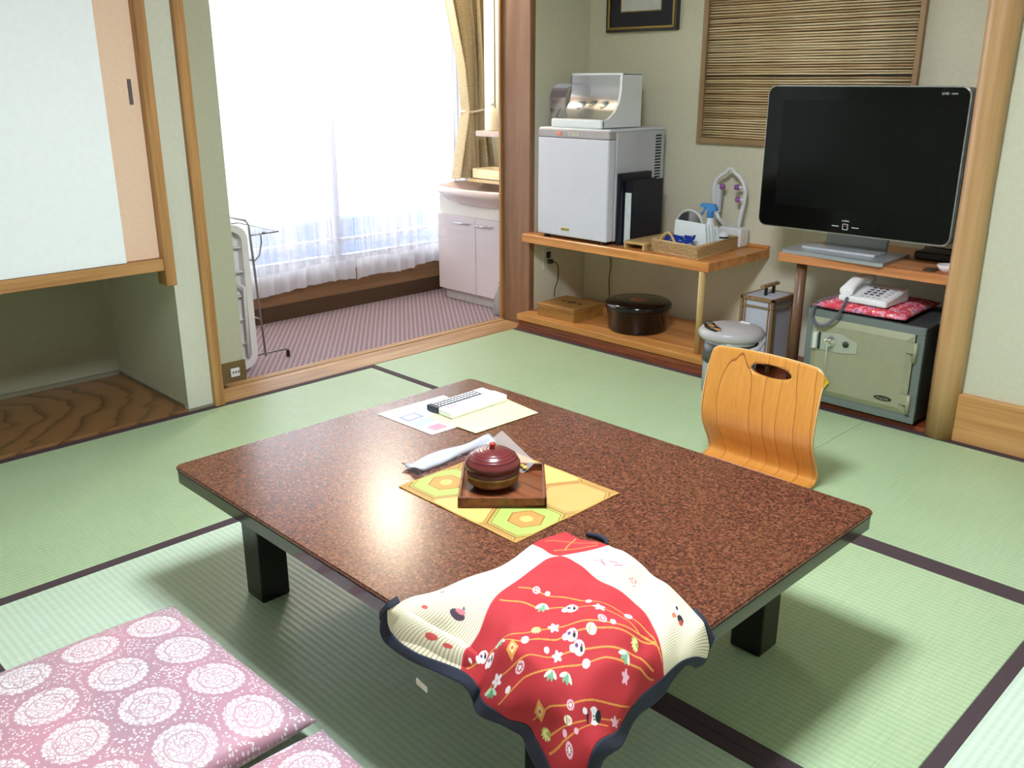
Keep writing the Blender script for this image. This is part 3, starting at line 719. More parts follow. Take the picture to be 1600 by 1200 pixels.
obj('frame_rail', box(RX0, RX1, YB-.026, YB-.001, RZ0, RZ0+.028, bev=.002), fmx, rs); obj('frame_rail', box(RX0, RX1, YB-.026, YB-.001, RZ1-.028, RZ1, bev=.002), fmx, rs)
obj('frame_stile', box(RX0, RX0+.028, YB-.027, YB-.001, RZ0, RZ1, bev=.002), fm, rs); obj('frame_stile', box(RX1-.022, RX1, YB-.027, YB-.001, RZ0, RZ1, bev=.002), fm, rs)
obj('backing', box(RX0+.02, RX1-.02, YB-.006, YB-.001, RZ0+.02, RZ1-.02), plain('dark_backing', (52, 38, 24), .8), rs)
reedms = [wood('reed_'+n_, a, b_, 'X', 1.5, .55, stretch=6) for n_, a, b_ in (('tan', (222, 198, 156), (196, 168, 126)), ('brown', (206, 174, 132), (172, 140, 100)), ('pale', (232, 214, 176), (206, 182, 140)), ('dark', (192, 160, 118), (156, 126, 88)))]
rmeshes = []
for mi in range(8):
    bm = bmesh.new(); rr = [.0042+.0008*random.random() for _ in range(7)]
    Ls = (RX1-RX0-.052)
    tube(bm, [(-Ls/2+Ls*k/6, .0008*math.sin(k*2+mi), .0008*math.sin(k*1.7+mi*2)) for k in range(7)], rr, 6)
    me = bpy.data.meshes.new('reed'); bm.to_mesh(me); bm.free(); me.materials.append(reedms[mi % 4]); rmeshes.append(me)
z = RZ0+.034; k = 0
while z < RZ1-.03:
    o = bpy.data.objects.new('reed', rmeshes[random.choice([0, 0, 1, 2, 3, 4, 5, 6, 4, 2])]); COL.objects.link(o); o.parent = rs
    o.location = Vector(((RX0+RX1)/2+random.uniform(-.004, .004), YB-.013, z)) - ORI[rs.name]; o.rotation_euler = (0, random.uniform(-.002, .002), 0)
    z += .0112 + (.006 if k == 24 else 0) + random.uniform(-.0008, .0008); k += 1

# ================================================================== TV SHELF, TV
ts = thing('television_shelf', 'brown wooden shelf on dark round leg carrying the television', 'shelf', (1.75, .28, .018))
obj('board', box(1.405, 2.245, .055, YB-.002, .556, .592, bev=.002), tvshelf_m, ts)
obj('leg', la((1.487, .11, .018), [(.020, 0), (.022, .538)], n=20), plain('dark_brown_leg', (112, 80, 58), .4, .06), ts)
tv = thing('television', 'black flat television with silver rim on a silver stand', 'television', (1.66, .18, .592))
TY = .12
gloss = plain('piano_black', (8, 9, 9), .07, .02, spec=.28); 
obj('back_shell', pr(rrect(1.272, 2.062, .687, 1.243, .035, 8), (TY+.004, TY+.075), 'Y'), plain('tv_grey_back', (70, 72, 72), .4), tv)
obj('silver_rim', pr(rrect(1.262, 2.056, .684, 1.248, .035, 8), (TY-.002, TY+.006), 'Y'), plain('silver_rim', (190, 192, 190), .25, .02, metal=.7), tv)
face = obj('front_panel', pr(rrect(1.267, 2.051, .689, 1.243, .031, 8), (TY-.006, TY-.0022), 'Y'), gloss, tv)
obj('screen', box(1.335, 1.992, TY-.0068, TY-.0058, .777, 1.192), plain('screen_grey', (13, 15, 15), .16, .02, spec=.2), face)
ic = plain('icon_silver', (196, 198, 192), .4, .02); ty = TY-.0075
bm = bmesh.new()
for a in ((1.640, 1.663, .704, .7065), (1.640, 1.663, .7255, .728), (1.640, 1.6425, .704, .728), (1.6605, 1.663, .704, .728), (1.596, 1.624, .7145, .7175), (1.679, 1.707, .7145, .7175)):
    bx(bm, a[0], a[1], ty, ty+.002, a[2], a[3])
obj('square_logo', bm, ic, face)
bm = bmesh.new(); bx(bm, 1.650, 1.656, ty, ty+.002, .718, .722); obj('standby_light', bm, plain('dull_red', (150, 50, 50), .4), face)
textobj('maker_lettering', 'uniden', .0115, (1.651, ty+.001, .7395), (PI/2, 0, 0), ic, face)
textobj('port_lettering', 'DVD', .012, (1.967, ty+.001, 1.221), (PI/2, 0, 0), ic, face)
textobj('port_lettering', 'HDMI', .009, (1.998, ty+.001, 1.221), (PI/2, 0, 0), ic, face)
obj('neck', pr([(1.512, .760), (1.770, .760), (1.757, .606), (1.500, .606)], (.268, .290), 'Y'), plain('neck_grey', (150, 154, 156), .35, .02, metal=.4), tv)
obj('neck_bracket', box(1.54, 1.73, TY+.070, .275, .72, .80, bev=.004), blk, tv)
obj('base_plate', pr([(1.412, .070), (1.424, .060), (1.836, .036), (1.850, .045), (1.838, .315), (1.405, .315)], (.592, .606), 'Z'), silver, tv)
obj('raised_plate', box(1.463, 1.775, .135, .255, .606, .617, bev=.002), plain('light_silver', (206, 210, 216), .25, .02, metal=.4), tv)
# small items right of the tv
db = thing('small_dish', 'small white dish at the right end of the television shelf', 'dish', (2.068, .105, .592))
obj('bowl', la((2.068, .105, .592), [(.014, 0), (.030, .012), (.040, .030), (.038, .031), (.027, .014), (0, .006)], n=28), plain('white_pink_china', (230, 216, 218), .2), db)
obj('filling', la((2.068, .105, .606), [(.0285, 0), (0, .003)], n=20), plain('slate_filling', (96, 110, 128), .6), db)
single('coiled_cables', tb([(1.93+.07*math.cos(a)+.03*math.sin(3*a), .475+.045*math.sin(a), .60+.005*a) for a in np.linspace(0, 8*PI, 80)], .004, 6), blk, 'black cables coiled behind the television on the brown shelf', 'cable')
single('black_adapter', box(1.86, 2.05, .30, .415, .593, .625, bev=.006), blk, 'black adapter box behind the television base', 'adapter')
single('small_card', box(1.985, 2.026, .085, .135, .593, .600, bev=.001), plain('dark_case', (58, 48, 38), .3), 'small dark case lying in front of the white dish', 'case')
pl2 = thing('potted_sprig', 'small green sprig in a clear jar behind the right edge of the television', 'plant', (2.085, .30, .592))
obj('jar', la((2.09, .28, .592), [(.02, 0), (.024, .02), (.022, .08), (.018, .10)], n=16), glass('jar_glass', (220, 235, 225), .03, .2), pl2)
grn = plain('leaf_green', (142, 176, 96), .6)
for k in range(5):
    a = k*1.3; q = Vector((2.062, .20, .72)); d = Vector((.025*math.cos(a), .02*math.sin(a), .03+.01*k))
    obj('leaf', pr([(q.x, q.z), (q.x+d.x*.6+.006, q.z+d.z*.5), (q.x+d.x, q.z+d.z), (q.x+d.x*.4-.006, q.z+d.z*.6)], (q.y+d.y, q.y+d.y+.0015), 'Y'), grn, pl2)

# ================================================================== SAFE, PHONE
sf = thing('steel_safe', 'grey steel safe with khaki door under the television shelf', 'safe', (1.83, .17, .018))
SX0, SX1, SZ0, SZ1, SY = 1.607, 2.072, .036, .405, -.03
grey_s = plain('blue_grey_enamel', (106, 116, 114), .35, .03); khaki = plain('khaki_enamel', (150, 152, 126), .38, .03)
obj('body', box(SX0, SX1, SY+.012, .36, SZ0, SZ1, bev=.006, seg=2), plain('dark_grey_enamel', (58, 64, 66), .35, .03), sf)
obj('front_frame', ring_frame(SX0, SX1, SZ0-.004, SZ1, .030, SY, SY+.014), grey_s, sf)
obj('base', box(SX0+.02, SX1-.02, .03, .34, .018, .038), blk, sf)
bm = bmesh.new(); x0, x1, z0, z1 = SX0+.028, SX1-.034, SZ0+.028, SZ1-.028
A = [bm.verts.new(p_) for p_ in ((x0, SY, z0), (x1, SY, z0), (x1, SY, z1), (x0, SY, z1))]; i = .024
B3 = [bm.verts.new(p_) for p_ in ((x0+i, SY-.012, z0+i), (x1-i, SY-.012, z0+i), (x1-i, SY-.012, z1-i), (x0+i, SY-.012, z1-i))]
bm.faces.new(B3)
for k in range(4): bm.faces.new((A[k], A[(k+1) % 4], B3[(k+1) % 4], B3[k]))
Cb = [bm.verts.new((v.co.x, SY+.013, v.co.z)) for v in A]
for k in range(4): bm.faces.new((Cb[k], Cb[(k+1) % 4], A[(k+1) % 4], A[k]))
bm.faces.new(Cb[::-1]); bmesh.ops.recalc_face_normals(bm, faces=bm.faces)
sdoor = obj('door', bm, khaki, sf)
for z0 in (.272, .070):
    obj('hinge', tb([(SX1-.026, SY-.006, z0), (SX1-.026, SY-.006, z0+.075)], .008, 12), khaki, sf)
    obj('hinge_leaf', box(SX1-.062, SX1-.028, SY-.0135, SY-.008, z0+.035, z0+.073), khaki, sf)
pm = plain('brushed_plate', (176, 182, 168), .35, .04, metal=.3)
plate = obj('lock_plate', pr([(1.640, .318), (1.760, .328), (1.830, .305), (1.830, .262), (1.768, .252), (1.640, .250)], (SY-.016, SY-.0125), 'Y'), pm, sdoor)
dial = bmesh.new(); lathe(dial, (0, 0, 0), [(.024, 0), (.024, .004), (.019, .006), (.017, .022), (.014, .024), (0, .024)], n=24)
for v in dial.verts: v.co = Vector((v.co.x, -v.co.z, v.co.y)) + Vector((1.720, SY-.016, .291))
bmesh.ops.recalc_face_normals(dial, faces=dial.faces)
obj('dial', dial, plain('chrome_dial', (226, 228, 230), .12, .02, metal=.9), sdoor)
kh = bmesh.new(); lathe(kh, (0, 0, 0), [(.0125, 0), (.0125, .003), (0, .003)], n=20)
for v in kh.verts: v.co = Vector((v.co.x, -v.co.z, v.co.y)) + Vector((1.784, SY-.016, .291))
bmesh.ops.recalc_face_normals(kh, faces=kh.faces)
obj('keyhole', kh, plain('dark_keyhole', (52, 54, 40), .4), sdoor)
obj('lever_handle', box(1.652, 1.668, SY-.030, SY-.016, .256, .318, bev=.002), plain('pale_handle', (206, 212, 204), .3), sdoor)
obj('handle_recess', box(1.669, 1.679, SY-.0165, SY-.0155, .252, .321), plain('recess_dark', (40, 44, 42), .5), sdoor)
bd = bmesh.new(); prism(bd, [(1.952+.0345*math.cos(a), .112+.0095*math.sin(a)) for a in np.linspace(0, 2*PI, 24, endpoint=False)], (SY-.0145, SY-.0122), 'Y')
badge = obj('badge', bd, plain('badge_dark', (42, 42, 30), .4), sdoor)
textobj('badge_lettering', 'King-Safe', .0125, (1.952, SY-.0147, .1115), (PI/2, 0, 0), plain('badge_letter', (150, 152, 130), .4), sdoor, .0003)
kt = thing('key_tag', 'yellow tag hanging on a key string in front of the safe door', 'tag', (1.70, SY-.02, .15))
obj('string', tb([(1.720, SY-.042, .278), (1.716, SY-.030, .22), (1.716, SY-.020, .146)], .001, 5), wht, kt)
obj('tag', pr([(1.690, .118), (1.716, .148), (1.736, .126), (1.714, .090), (1.690, .088)], (SY-.022, SY-.020), 'Y'), plain('yellow_tag', (240, 190, 40), .5), kt)

def floralred():
    m, n, b = new_mat('red_floral_crepe')
    v = node(n, 'ShaderNodeTexVoronoi', Scale=42.0); link(n, coords(n), v.inputs['Vector'])
    t = node(n, 'ShaderNodeTexNoise', Scale=38.0, Detail=2.0); link(n, coords(n), t.inputs['Vector'])
    mx = node(n, 'ShaderNodeMix', data_type='RGBA'); 
    link(n, ramp(n, t.outputs[0], [(.42, lin((204, 60, 76))), (.52, lin((224, 96, 118))), (.60, lin((236, 170, 190))), (.66, lin((140, 100, 160)))]), mx.inputs[7])
    link(n, ramp(n, v.outputs['Distance'], [(.10, lin((250, 220, 150))), (.16, lin((250, 236, 226))), (.24, lin((212, 64, 78)))]), mx.inputs[6])
    link(n, ramp(n, v.outputs['Distance'], [(.24, (0, 0, 0, 1)), (.28, (1, 1, 1, 1))]), mx.inputs[0])
    link(n, mx.outputs[2], b.inputs['Base Color']); b.inputs['Roughness'].default_value = .85; return m
def cushion(cx, cy, z0, hx, hy, th, rot=0, n=26, dents=(), edge=.004, corner=.0, P=2.6):
    bm = bmesh.new(); T = {}; ca, sa = math.cos(rot), math.sin(rot)
    uvl = bm.loops.layers.uv.new('UVMap')
    def hgt(u, v):
        h = max(0, (1-abs(u)**P))*max(0, (1-abs(v)**P)); h = h**.42
        for du, dv, dr, dd_ in dents: h -= dd_*math.exp(-((u-du)**2+(v-dv)**2)/dr)
        return h
    for s in (1, -1):
        for i in range(n+1):
            for j in range(n+1):
                u, v = -1+2*i/n, -1+2*j/n
                if s == -1 and (i in (0, n) or j in (0, n)): T[s, i, j] = T[1, i, j]; continue
                pull = 1-.035*(1-abs(v)**2)*(abs(u)**8) ; pull2 = 1-.035*(1-abs(u)**2)*(abs(v)**8)
                x, y = u*hx*pull, v*hy*pull2; h = hgt(u, v)
                z = z0+th*.42 + (th*.58*h if s == 1 else -th*.42*min(1, h*1.25))
                T[s, i, j] = bm.verts.new((cx+x*ca-y*sa, cy+x*sa+y*ca, z))
    for s in (1, -1):
        for i in range(n):
            for j in range(n):
                q = [T[s, i, j], T[s, i+1, j], T[s, i+1, j+1], T[s, i, j+1]]; uvq = [(i, j), (i+1, j), (i+1, j+1), (i, j+1)]
                if s == -1: q = q[::-1]; uvq = uvq[::-1]
                f = bm.faces.new(q); f.smooth = True
                for lp, (a, b_) in zip(f.loops, uvq): lp[uvl].uv = ((a/n-.5)*2*hx, (b_/n-.5)*2*hy)
    return bm
single('small_red_cushion', cushion(1.80, .155, .405, .185, .185, .042, .03, 22), floralred(), 'small red floral cushion on top of the grey safe', 'cushion')
ph = thing('telephone', 'white push button telephone resting on the red floral cushion', 'telephone', (1.79, .16, .44))
def wedge(bm, x0, x1, y0, y1, z0, zf, zb, bev=.004):
    vs = bx(bm, x0, x1, y0, y1, z0, zb)
    for v in vs:
        if v.co.z > z0+1e-6: v.co.z = zf + (zb-zf)*(v.co.y-y0)/(y1-y0)
    bmesh.ops.bevel(bm, geom=list(bm.edges), offset=bev, segments=2, affect='EDGES')
    return bm
PA = math.radians(-2)
PX0, PX1, PY0, PY1, PZ = 1.710, 1.905, .005, .190, .447
obj('base', spin(wedge(bmesh.new(), PX0, PX1, PY0, PY1, PZ, PZ+.022, PZ+.050), (1.8, .12, PZ), PA), wht, ph)
def ptop(y): return PZ+.022+.028*(y-PY0)/(PY1-PY0)
keym = plain('dark_key', (70, 76, 84), .4)
for r_ in range(4):
    for c_ in range(3):
        x = 1.795+.024*c_; y = .060+.025*r_
        b = spin(box(x-.007, x+.007, y-.006, y+.006, ptop(y)-.001, ptop(y)+.003, bev=.001), (1.8, .12, PZ), PA)
        obj('key', b, keym, ph)
for r_ in range(4):
    y = .060+.025*r_; obj('function_key', spin(box(1.868, 1.884, y-.003, y+.003, ptop(y)-.001, ptop(y)+.002), (1.8, .12, PZ), PA), silver, ph)
for c_ in range(4): obj('function_key', spin(box(1.789+.022*c_, 1.803+.022*c_, .029, .035, ptop(.032)-.001, ptop(.032)+.002), (1.8, .12, PZ), PA), silver, ph)
# handset: curved bar at the left
bm = bmesh.new(); rows = []
for k in range(13):
    t = k/12; y = .010+.185*t; z = ptop(y)+.016+.022*math.sin(PI*t)*.9 + (.0); w = .023+.004*abs(2*t-1)**3; h = .013
    ring = []
    for a in np.linspace(0, 2*PI, 12, endpoint=False):
        ca, sa = math.cos(a), math.sin(a)
        ring.append(bm.verts.new((1.737+w*math.copysign(abs(ca)**.5, ca), y, z+h*math.copysign(abs(sa)**.6, sa))))
    rows.append(ring)
for A, B3 in zip(rows, rows[1:]):
    for i in range(12): bm.faces.new((A[i], A[(i+1) % 12], B3[(i+1) % 12], B3[i])).smooth = True
bm.faces.new(rows[0][::-1]); bm.faces.new(rows[-1]); 
for t in (.022, .180): bx(bm, 1.717, 1.757, t-.014, t+.014, ptop(t)-.003, ptop(t)+.022, bev=.004)
bmesh.ops.recalc_face_normals(bm, faces=bm.faces)
obj('handset', spin(bm, (1.8, .12, PZ), PA), wht, ph)
# coiled cord hanging over the safe front
path = [(1.745, .003, .462), (1.752, -.030, .445), (1.745, -.055, .408), (1.725, -.062, .378), (1.700, -.064, .358), (1.675, -.064, .352), (1.652, -.062, .364), (1.636, -.050, .396), (1.638, -.018, .428), (1.660, .045, .442), (1.700, .11, .458)]
P = [Vector(p_) for p_ in path]; fine = []
for i in range(len(P)-1):
    p0, p1, p2, p3 = P[max(i-1, 0)], P[i], P[i+1], P[min(i+2, len(P)-1)]
    for k in range(10):
        t = k/10; fine.append(.5*((2*p1)+(p2-p0)*t+(2*p0-5*p1+4*p2-p3)*t*t+(3*p1-p0-3*p2+p3)*t**3))
coil = []
for i in range(len(fine)-1):
    t = (fine[i+1]-fine[i]).normalized(); a = t.orthogonal().normalized() if i == 0 else (a - t*a.dot(t)).normalized(); b_ = t.cross(a)
    for s in range(6):
        an = (i*6+s)*2*PI/7.0; coil.append(fine[i].lerp(fine[i+1], s/6) + (a*math.cos(an)+b_*math.sin(an))*.0052)
obj('coiled_cord', tb(coil, .0022, 5), plain('cord_grey_blue', (96, 102, 112), .5), ph)

# ================================================================== KETTLE, LAMP
ke = thing('electric_kettle', 'grey electric hot water pot between the shelf post and the lantern', 'kettle', (1.325, -.128, 0))
KC = (1.325, -.128, .0)
ksil = plain('kettle_silver', (168, 174, 178), .25, .02, metal=.5); kgrey = plain('kettle_lid_grey', (178, 176, 180), .35, .02)
obj('body', la(KC, [(.100, 0), (.108, .01), (.114, .24), (.110, .25)], n=40), ksil, ke)
lidk = obj('lid', la(KC, [(.112, .245), (.122, .256), (.124, .272), (.116, .286), (.108, .291), (0, .2935)], n=44, sx=1.10, sy=1.0, rot=.785), kgrey, ke)
bm = bmesh.new(); pts = []
for k in range(17):
    a = math.radians(178+92*k/16); pts.append((KC[0]+.114*math.cos(a), KC[1]+.114*math.sin(a)))
pts += [(KC[0]-.01, KC[1]-.066), (KC[0]-.045, KC[1]-.045), (KC[0]-.078, KC[1]-.012)]
prism(bm, pts, (KC[2]+.284, KC[2]+.2960), 'Z')
pan = obj('control_panel', bm, plain('panel_black', (30, 28, 26), .25), lidk)
for (dx, dy, c_) in ((-.062, -.058, (214, 150, 80)), (-.034, -.085, (120, 120, 112)), (-.008, -.092, (214, 150, 80)), (-.090, -.030, (120, 120, 112))):
    obj('button', la((KC[0]+dx, KC[1]+dy, KC[2]+.2960), [(.016, 0), (.015, .002), (0, .002)], n=16, sx=1, sy=.7), plain('button_%d' % c_[0], c_, .4), lidk)
bm = bmesh.new(); tube(bm, [(KC[0]+.10, KC[1]+.09, KC[2]+.262), (KC[0]+.125, KC[1]+.05, KC[2]+.245), (KC[0]+.130, KC[1]+.0, KC[2]+.225), (KC[0]+.115, KC[1]-.045, KC[2]+.215)], .010, 10)
obj('carry_handle', bm, kgrey, ke)
obj('lid_catch', box(KC[0]-.02, KC[0]+.03, KC[1]+.088, KC[1]+.108, KC[2]+.282, KC[2]+.296, bev=.003), wht2, lidk)
obj('black_waist', la(KC, [(.1145, .15), (.1145, .236)], n=40), plain('dark_band', (60, 62, 62), .3), ke)
single('bottle_behind_post', la((1.168, .10, .018), [(.028, 0), (.030, .02), (.030, .08), (.012, .105)], n=20), plain('dark_glass', (56, 58, 70), .15), 'small dark bottle standing between the shelf post and the grey kettle', 'bottle')
ld = thing('paper_lantern', 'wooden framed paper lantern with carrying handle behind the grey kettle', 'lantern', (1.245, .29, .018))
lw = wood('lantern_wood', (166, 132, 92), (126, 96, 60), 'Z', 1, .5); lpap = plain('lantern_paper', (196, 200, 214), .8, .02)
X0, X1, Y0, Y1, Z1 = 1.163, 1.330, .19, .385, .352
obj('paper_box', box(X0+.012, X1-.012, Y0+.012, Y1-.012, .05, Z1-.012), lpap, ld)
for x in (X0, X1-.014):
    for y in (Y0, Y1-.014): obj('post', box(x, x+.014, y, y+.014, .018, Z1, bev=.001), lw, ld)
for z in (Z1-.014, .05):
    for y in (Y0, Y1-.012): obj('rail', box(X0, X1, y, y+.012, z, z+.014, bev=.001), lw, ld)
    for x in (X0, X1-.012): obj('rail', box(x, x+.012, Y0, Y1, z, z+.014, bev=.001), lw, ld)
for x in (X0+.022, X1-.028): obj('slat', box(x, x+.005, Y0+.003, Y0+.008, .05, Z1-.01), lw, ld)
obj('slat', box(X0, X1, Y0+.001, Y0+.006, Z1-.045, Z1-.039), lw, ld)
for y in (Y0+.022, Y1-.028): obj('slat', box(X1-.008, X1-.003, y, y+.005, .05, Z1-.01), lw, ld)
obj('slat', box(X1-.006, X1-.001, Y0, Y1, Z1-.045, Z1-.039), lw, ld)
obj('top_paper', box(X0+.008, X1-.008, Y0+.008, Y1-.008, Z1-.006, Z1-.002), lpap, ld)
for y in (.262, .328): obj('handle_post', box(1.242, 1.252, y-.006, y+.006, Z1-.002, Z1+.034), blk, ld)
obj('handle_bar', box(1.236, 1.258, .225, .362, Z1+.034, Z1+.048, bev=.004, seg=2), lw, ld)

# ================================================================== LOW TABLE
def table_mat():
    m, n, b = new_mat('speckled_red_lacquer')
    v1 = node(n, 'ShaderNodeTexNoise', Scale=170.0, Detail=5.0, Roughness=.7); link(n, coords(n), v1.inputs['Vector'])
    v2 = node(n, 'ShaderNodeTexNoise', Scale=16.0, Detail=5.0, Roughness=.7); link(n, coords(n), v2.inputs['Vector'])
    t3 = node(n, 'ShaderNodeTexNoise', Scale=180.0, Detail=3.0); link(n, coords(n), t3.inputs['Vector'])
    col = ramp(n, v1.outputs[0], [(.36, lin((38, 22, 18))), (.45, lin((76, 42, 32))), (.54, lin((102, 58, 42))), (.64, lin((126, 88, 62)))])
    mx = node(n, 'ShaderNodeMix', data_type='RGBA', blend_type='MIX'); link(n, ramp(n, v2.outputs[0], [(.45, (0, 0, 0, 1)), (.75, (.55, .55, .55, 1))]), mx.inputs[0])
    link(n, col, mx.inputs[6]); link(n, ramp(n, t3.outputs[0], [(.45, lin((88, 34, 28))), (.62, lin((114, 96, 56)))]), mx.inputs[7])
    link(n, mx.outputs[2], b.inputs['Base Color']); b.inputs['Roughness'].default_value = .23
    b.inputs['Specular IOR Level'].default_value = .38
    return m
tb_ = thing('low_table', 'low rectangular table with speckled brown lacquer top and black legs', 'table', (1.88, -1.985, 0))
TX0, TX1, TY0, TY1, TZ = 1.200, 2.555, -2.492, -1.480, .35
tm = table_mat()
def rounded_slab(x0, x1, y0, y1, z0, z1, r, bev):
    bm = bmesh.new(); prism(bm, rrect(x0, x1, y0, y1, r, 6), (z0, z1), 'Z')
    es = [e for e in bm.edges if abs(e.verts[0].co.z-e.verts[1].co.z) < 1e-6]
    bmesh.ops.bevel(bm, geom=es, offset=bev, segments=3, affect='EDGES'); return bm
obj('top', rounded_slab(TX0, TX1, TY0, TY1, TZ-.009, TZ, .022, .003), tm, tb_)
lq = plain('dark_brown_lacquer', (52, 38, 34), .10, .05, coat=.3)
obj('edge_band', rounded_slab(TX0+.002, TX1-.002, TY0+.002, TY1-.002, TZ-.043, TZ-.0092, .022, .002), lq, tb_)
lqb = plain('black_table_lacquer', (12, 11, 11), .18, .03)
bm = ring_frame(TX0+.11, TX1-.11, TY0+.095, TY1-.12, .03, 0, .01)
bm.free(); bm = bmesh.new()
for a in ((TX0+.13, TX1-.13, TY0+.10, TY0+.125), (TX0+.13, TX1-.13, TY1-.145, TY1-.12), (TX0+.13, TX0+.155, TY0+.10, TY1-.12), (TX1-.155, TX1-.13, TY0+.10, TY1-.12)): bx(bm, *a, TZ-.083, TZ-.043)
obj('apron', bm, lqb, tb_)
for lx in (1.332, 2.342):
    for ly in (-2.394, -1.700):
        obj('leg', box(lx, lx+.080, ly, ly+.080, 0, TZ-.044, bev=.006, seg=2), lqb, tb_)

# ---- place mat (hexagon brocade)
def mat_from_colour(name, rough=.8, stripes=None, attr='print', bmpn=900):
    m, n, b = new_mat(name)
    a = n.nodes.new('ShaderNodeAttribute'); a.attribute_name = attr
    out = a.outputs['Color']
    if stripes:
        # fine woven stripes only where alpha marks the cream panels
        uv = n.nodes.new('ShaderNodeTexCoord'); sp = n.nodes.new('ShaderNodeSeparateXYZ'); link(n, uv.outputs['UV'], sp.inputs[0])
        ml = node(n, 'ShaderNodeMath', operation='MULTIPLY'); link(n, sp.outputs[0], ml.inputs[0]); ml.inputs[1].default_value = stripes*2*PI
        sn = node(n, 'ShaderNodeMath', operation='SINE'); link(n, ml.outputs[0], sn.inputs[0])
        rr = ramp(n, sn.outputs[0], [(.0, (1, 1, 1, 1)), (.45, (1, 1, 1, 1)), (.6, lin((206, 196, 158)))])
        mx = node(n, 'ShaderNodeMix', data_type='RGBA', blend_type='MULTIPLY'); link(n, a.outputs['Alpha'], mx.inputs[0]); link(n, out, mx.inputs[6]); link(n, rr, mx.inputs[7]); out = mx.outputs[2]
    link(n, out, b.inputs['Base Color']); b.inputs['Roughness'].default_value = rough
    t = node(n, 'ShaderNodeTexNoise', Scale=float(bmpn), Detail=2.0); link(n, coords(n), t.inputs['Vector']); bump(n, b, t.outputs[0], .2, .0005)
    return m
def grid_mesh(name, V, nu, nv, colors, uvs=None):
    """V (nu*nv,3) world points -> mesh data, colors (nu*nv,4) linear"""
    idx = np.arange(nu*nv).reshape(nu, nv)
    F = np.stack([idx[:-1, :-1], idx[1:, :-1], idx[1:, 1:], idx[:-1, 1:]], -1).reshape(-1, 4)
    me = bpy.data.meshes.new(name); me.vertices.add(len(V)); me.vertices.foreach_set('co', np.asarray(V, 'f').ravel())
    me.loops.add(F.size); me.loops.foreach_set('vertex_index', F.ravel().astype('i'))
    me.polygons.add(len(F)); me.polygons.foreach_set('loop_start', np.arange(0, F.size, 4, dtype='i')); me.polygons.foreach_set('use_smooth', np.ones(len(F), bool))
    if uvs is not None:
        l = me.uv_layers.new(name='UVMap'); l.data.foreach_set('uv', np.asarray(uvs, 'f')[F.ravel()].ravel())
    at = me.color_attributes.new('print', 'FLOAT_COLOR', 'POINT'); at.data.foreach_set('color', np.asarray(colors, 'f').ravel())
    me.update(); me.validate(); return me
def place_mesh(name, me, mat, off, parent=None, label=None, cat=None):
    o = bpy.data.objects.new(name, me); COL.objects.link(o); me.materials.append(mat)
    if parent is not None: o.parent = parent
    else: o.location = off; ORI[o.name] = Vector(off)
    if label: o['label'] = label
    if cat: o['category'] = cat
    return o
L3 = lambda c: np.array(lin(c)[:3])
nu, nv = 330, 290
MX0, MX1, MY0, MY1 = 1.702, 2.095, -2.168, -1.825
pz = TZ+.0022
U, Vv = np.meshgrid(np.linspace(0, 1, nu), np.linspace(0, 1, nv), indexing='ij')
X = MX0+(MX1-MX0)*U; Y = MY0+(MY1-MY0)*Vv
colr = np.zeros((nu, nv, 4)); colr[..., 3] = 1
gold = L3((198, 152, 88)); green = L3((156, 180, 88)); ora = L3((198, 132, 66)); ln = L3((140, 100, 44)); pale = L3((206, 172, 100))
a = .090
best = np.full(X.shape, 9.); cid = np.zeros(X.shape, int)
cents = []
for j in range(-3, 5):
    for i_ in range(-3, 5):
        # lattice fitted to the two green hexagons; flat sides face the mat's long edges
        cents.append((1.764+(i_*a*1.5), -2.074+(j+.5*(i_ % 2))*a*1.732, (i_ + 2*j)))
GREENS = ((1.764, -2.074), (2.034, -2.074))
hexd = lambda dx, dy: np.maximum.reduce([np.abs(dy), np.abs(.866*dx+.5*dy), np.abs(.866*dx-.5*dy)])
hx = np.stack([hexd(X-c[0], Y-c[1]) for c in cents]); best = hx.min(0); cid = hx.argmin(0)
R0 = a*.866
kind = np.array([{(0, 0): 'g', (1, 1): 'g'}.get((round((c[0]-1.745)/(a*1.5)), 0 if False else 0), 'o') for c in cents])
isg = np.zeros(len(cents), bool)
for k_, c in enumerate(cents):
    if min(math.hypot(c[0]-q[0], c[1]-q[1]) for q in GREENS) < .03: isg[k_] = True
g_ = isg[cid]
colr[..., :3] = np.where(g_[..., None], green, gold)
pm_ = (~g_) & (best < R0*.9); colr[pm_, :3] = np.where((cid[pm_] % 2 == 0)[..., None], pale, gold)
inn = g_ & (best < R0*.46); colr[inn, :3] = ora
inn2 = g_ & (best < R0*.18); colr[inn2, :3] = pale
for r0, w0 in ((.985, .025), (.90, .02)): colr[np.abs(best/R0-r0) < w0, :3] = ln
colr[g_ & (np.abs(best/R0-.47) < .025), :3] = ln
colr[((X < MX0+.004) | (X > MX1-.004) | (Y < MY0+.004) | (Y > MY1-.004)), :3] = L3((170, 132, 62))
wvy = .0012*np.sin(X*40)*np.sin(Y*33)
V3 = np.stack([X-MX0, Y-MY0, np.full_like(X, 0)+np.maximum(0, wvy)], -1).reshape(-1, 3)
pmo = place_mesh('place_mat', grid_mesh('place_mat', V3, nu, nv, colr.reshape(-1, 4)), mat_from_colour('gold_hexagon_brocade', .55), (MX0, MY0, pz), None, 'gold and green hexagon brocade mat under the tray', 'mat')
sd_ = pmo.modifiers.new('thickness', 'SOLIDIFY'); sd_.thickness = .002; sd_.offset = -1

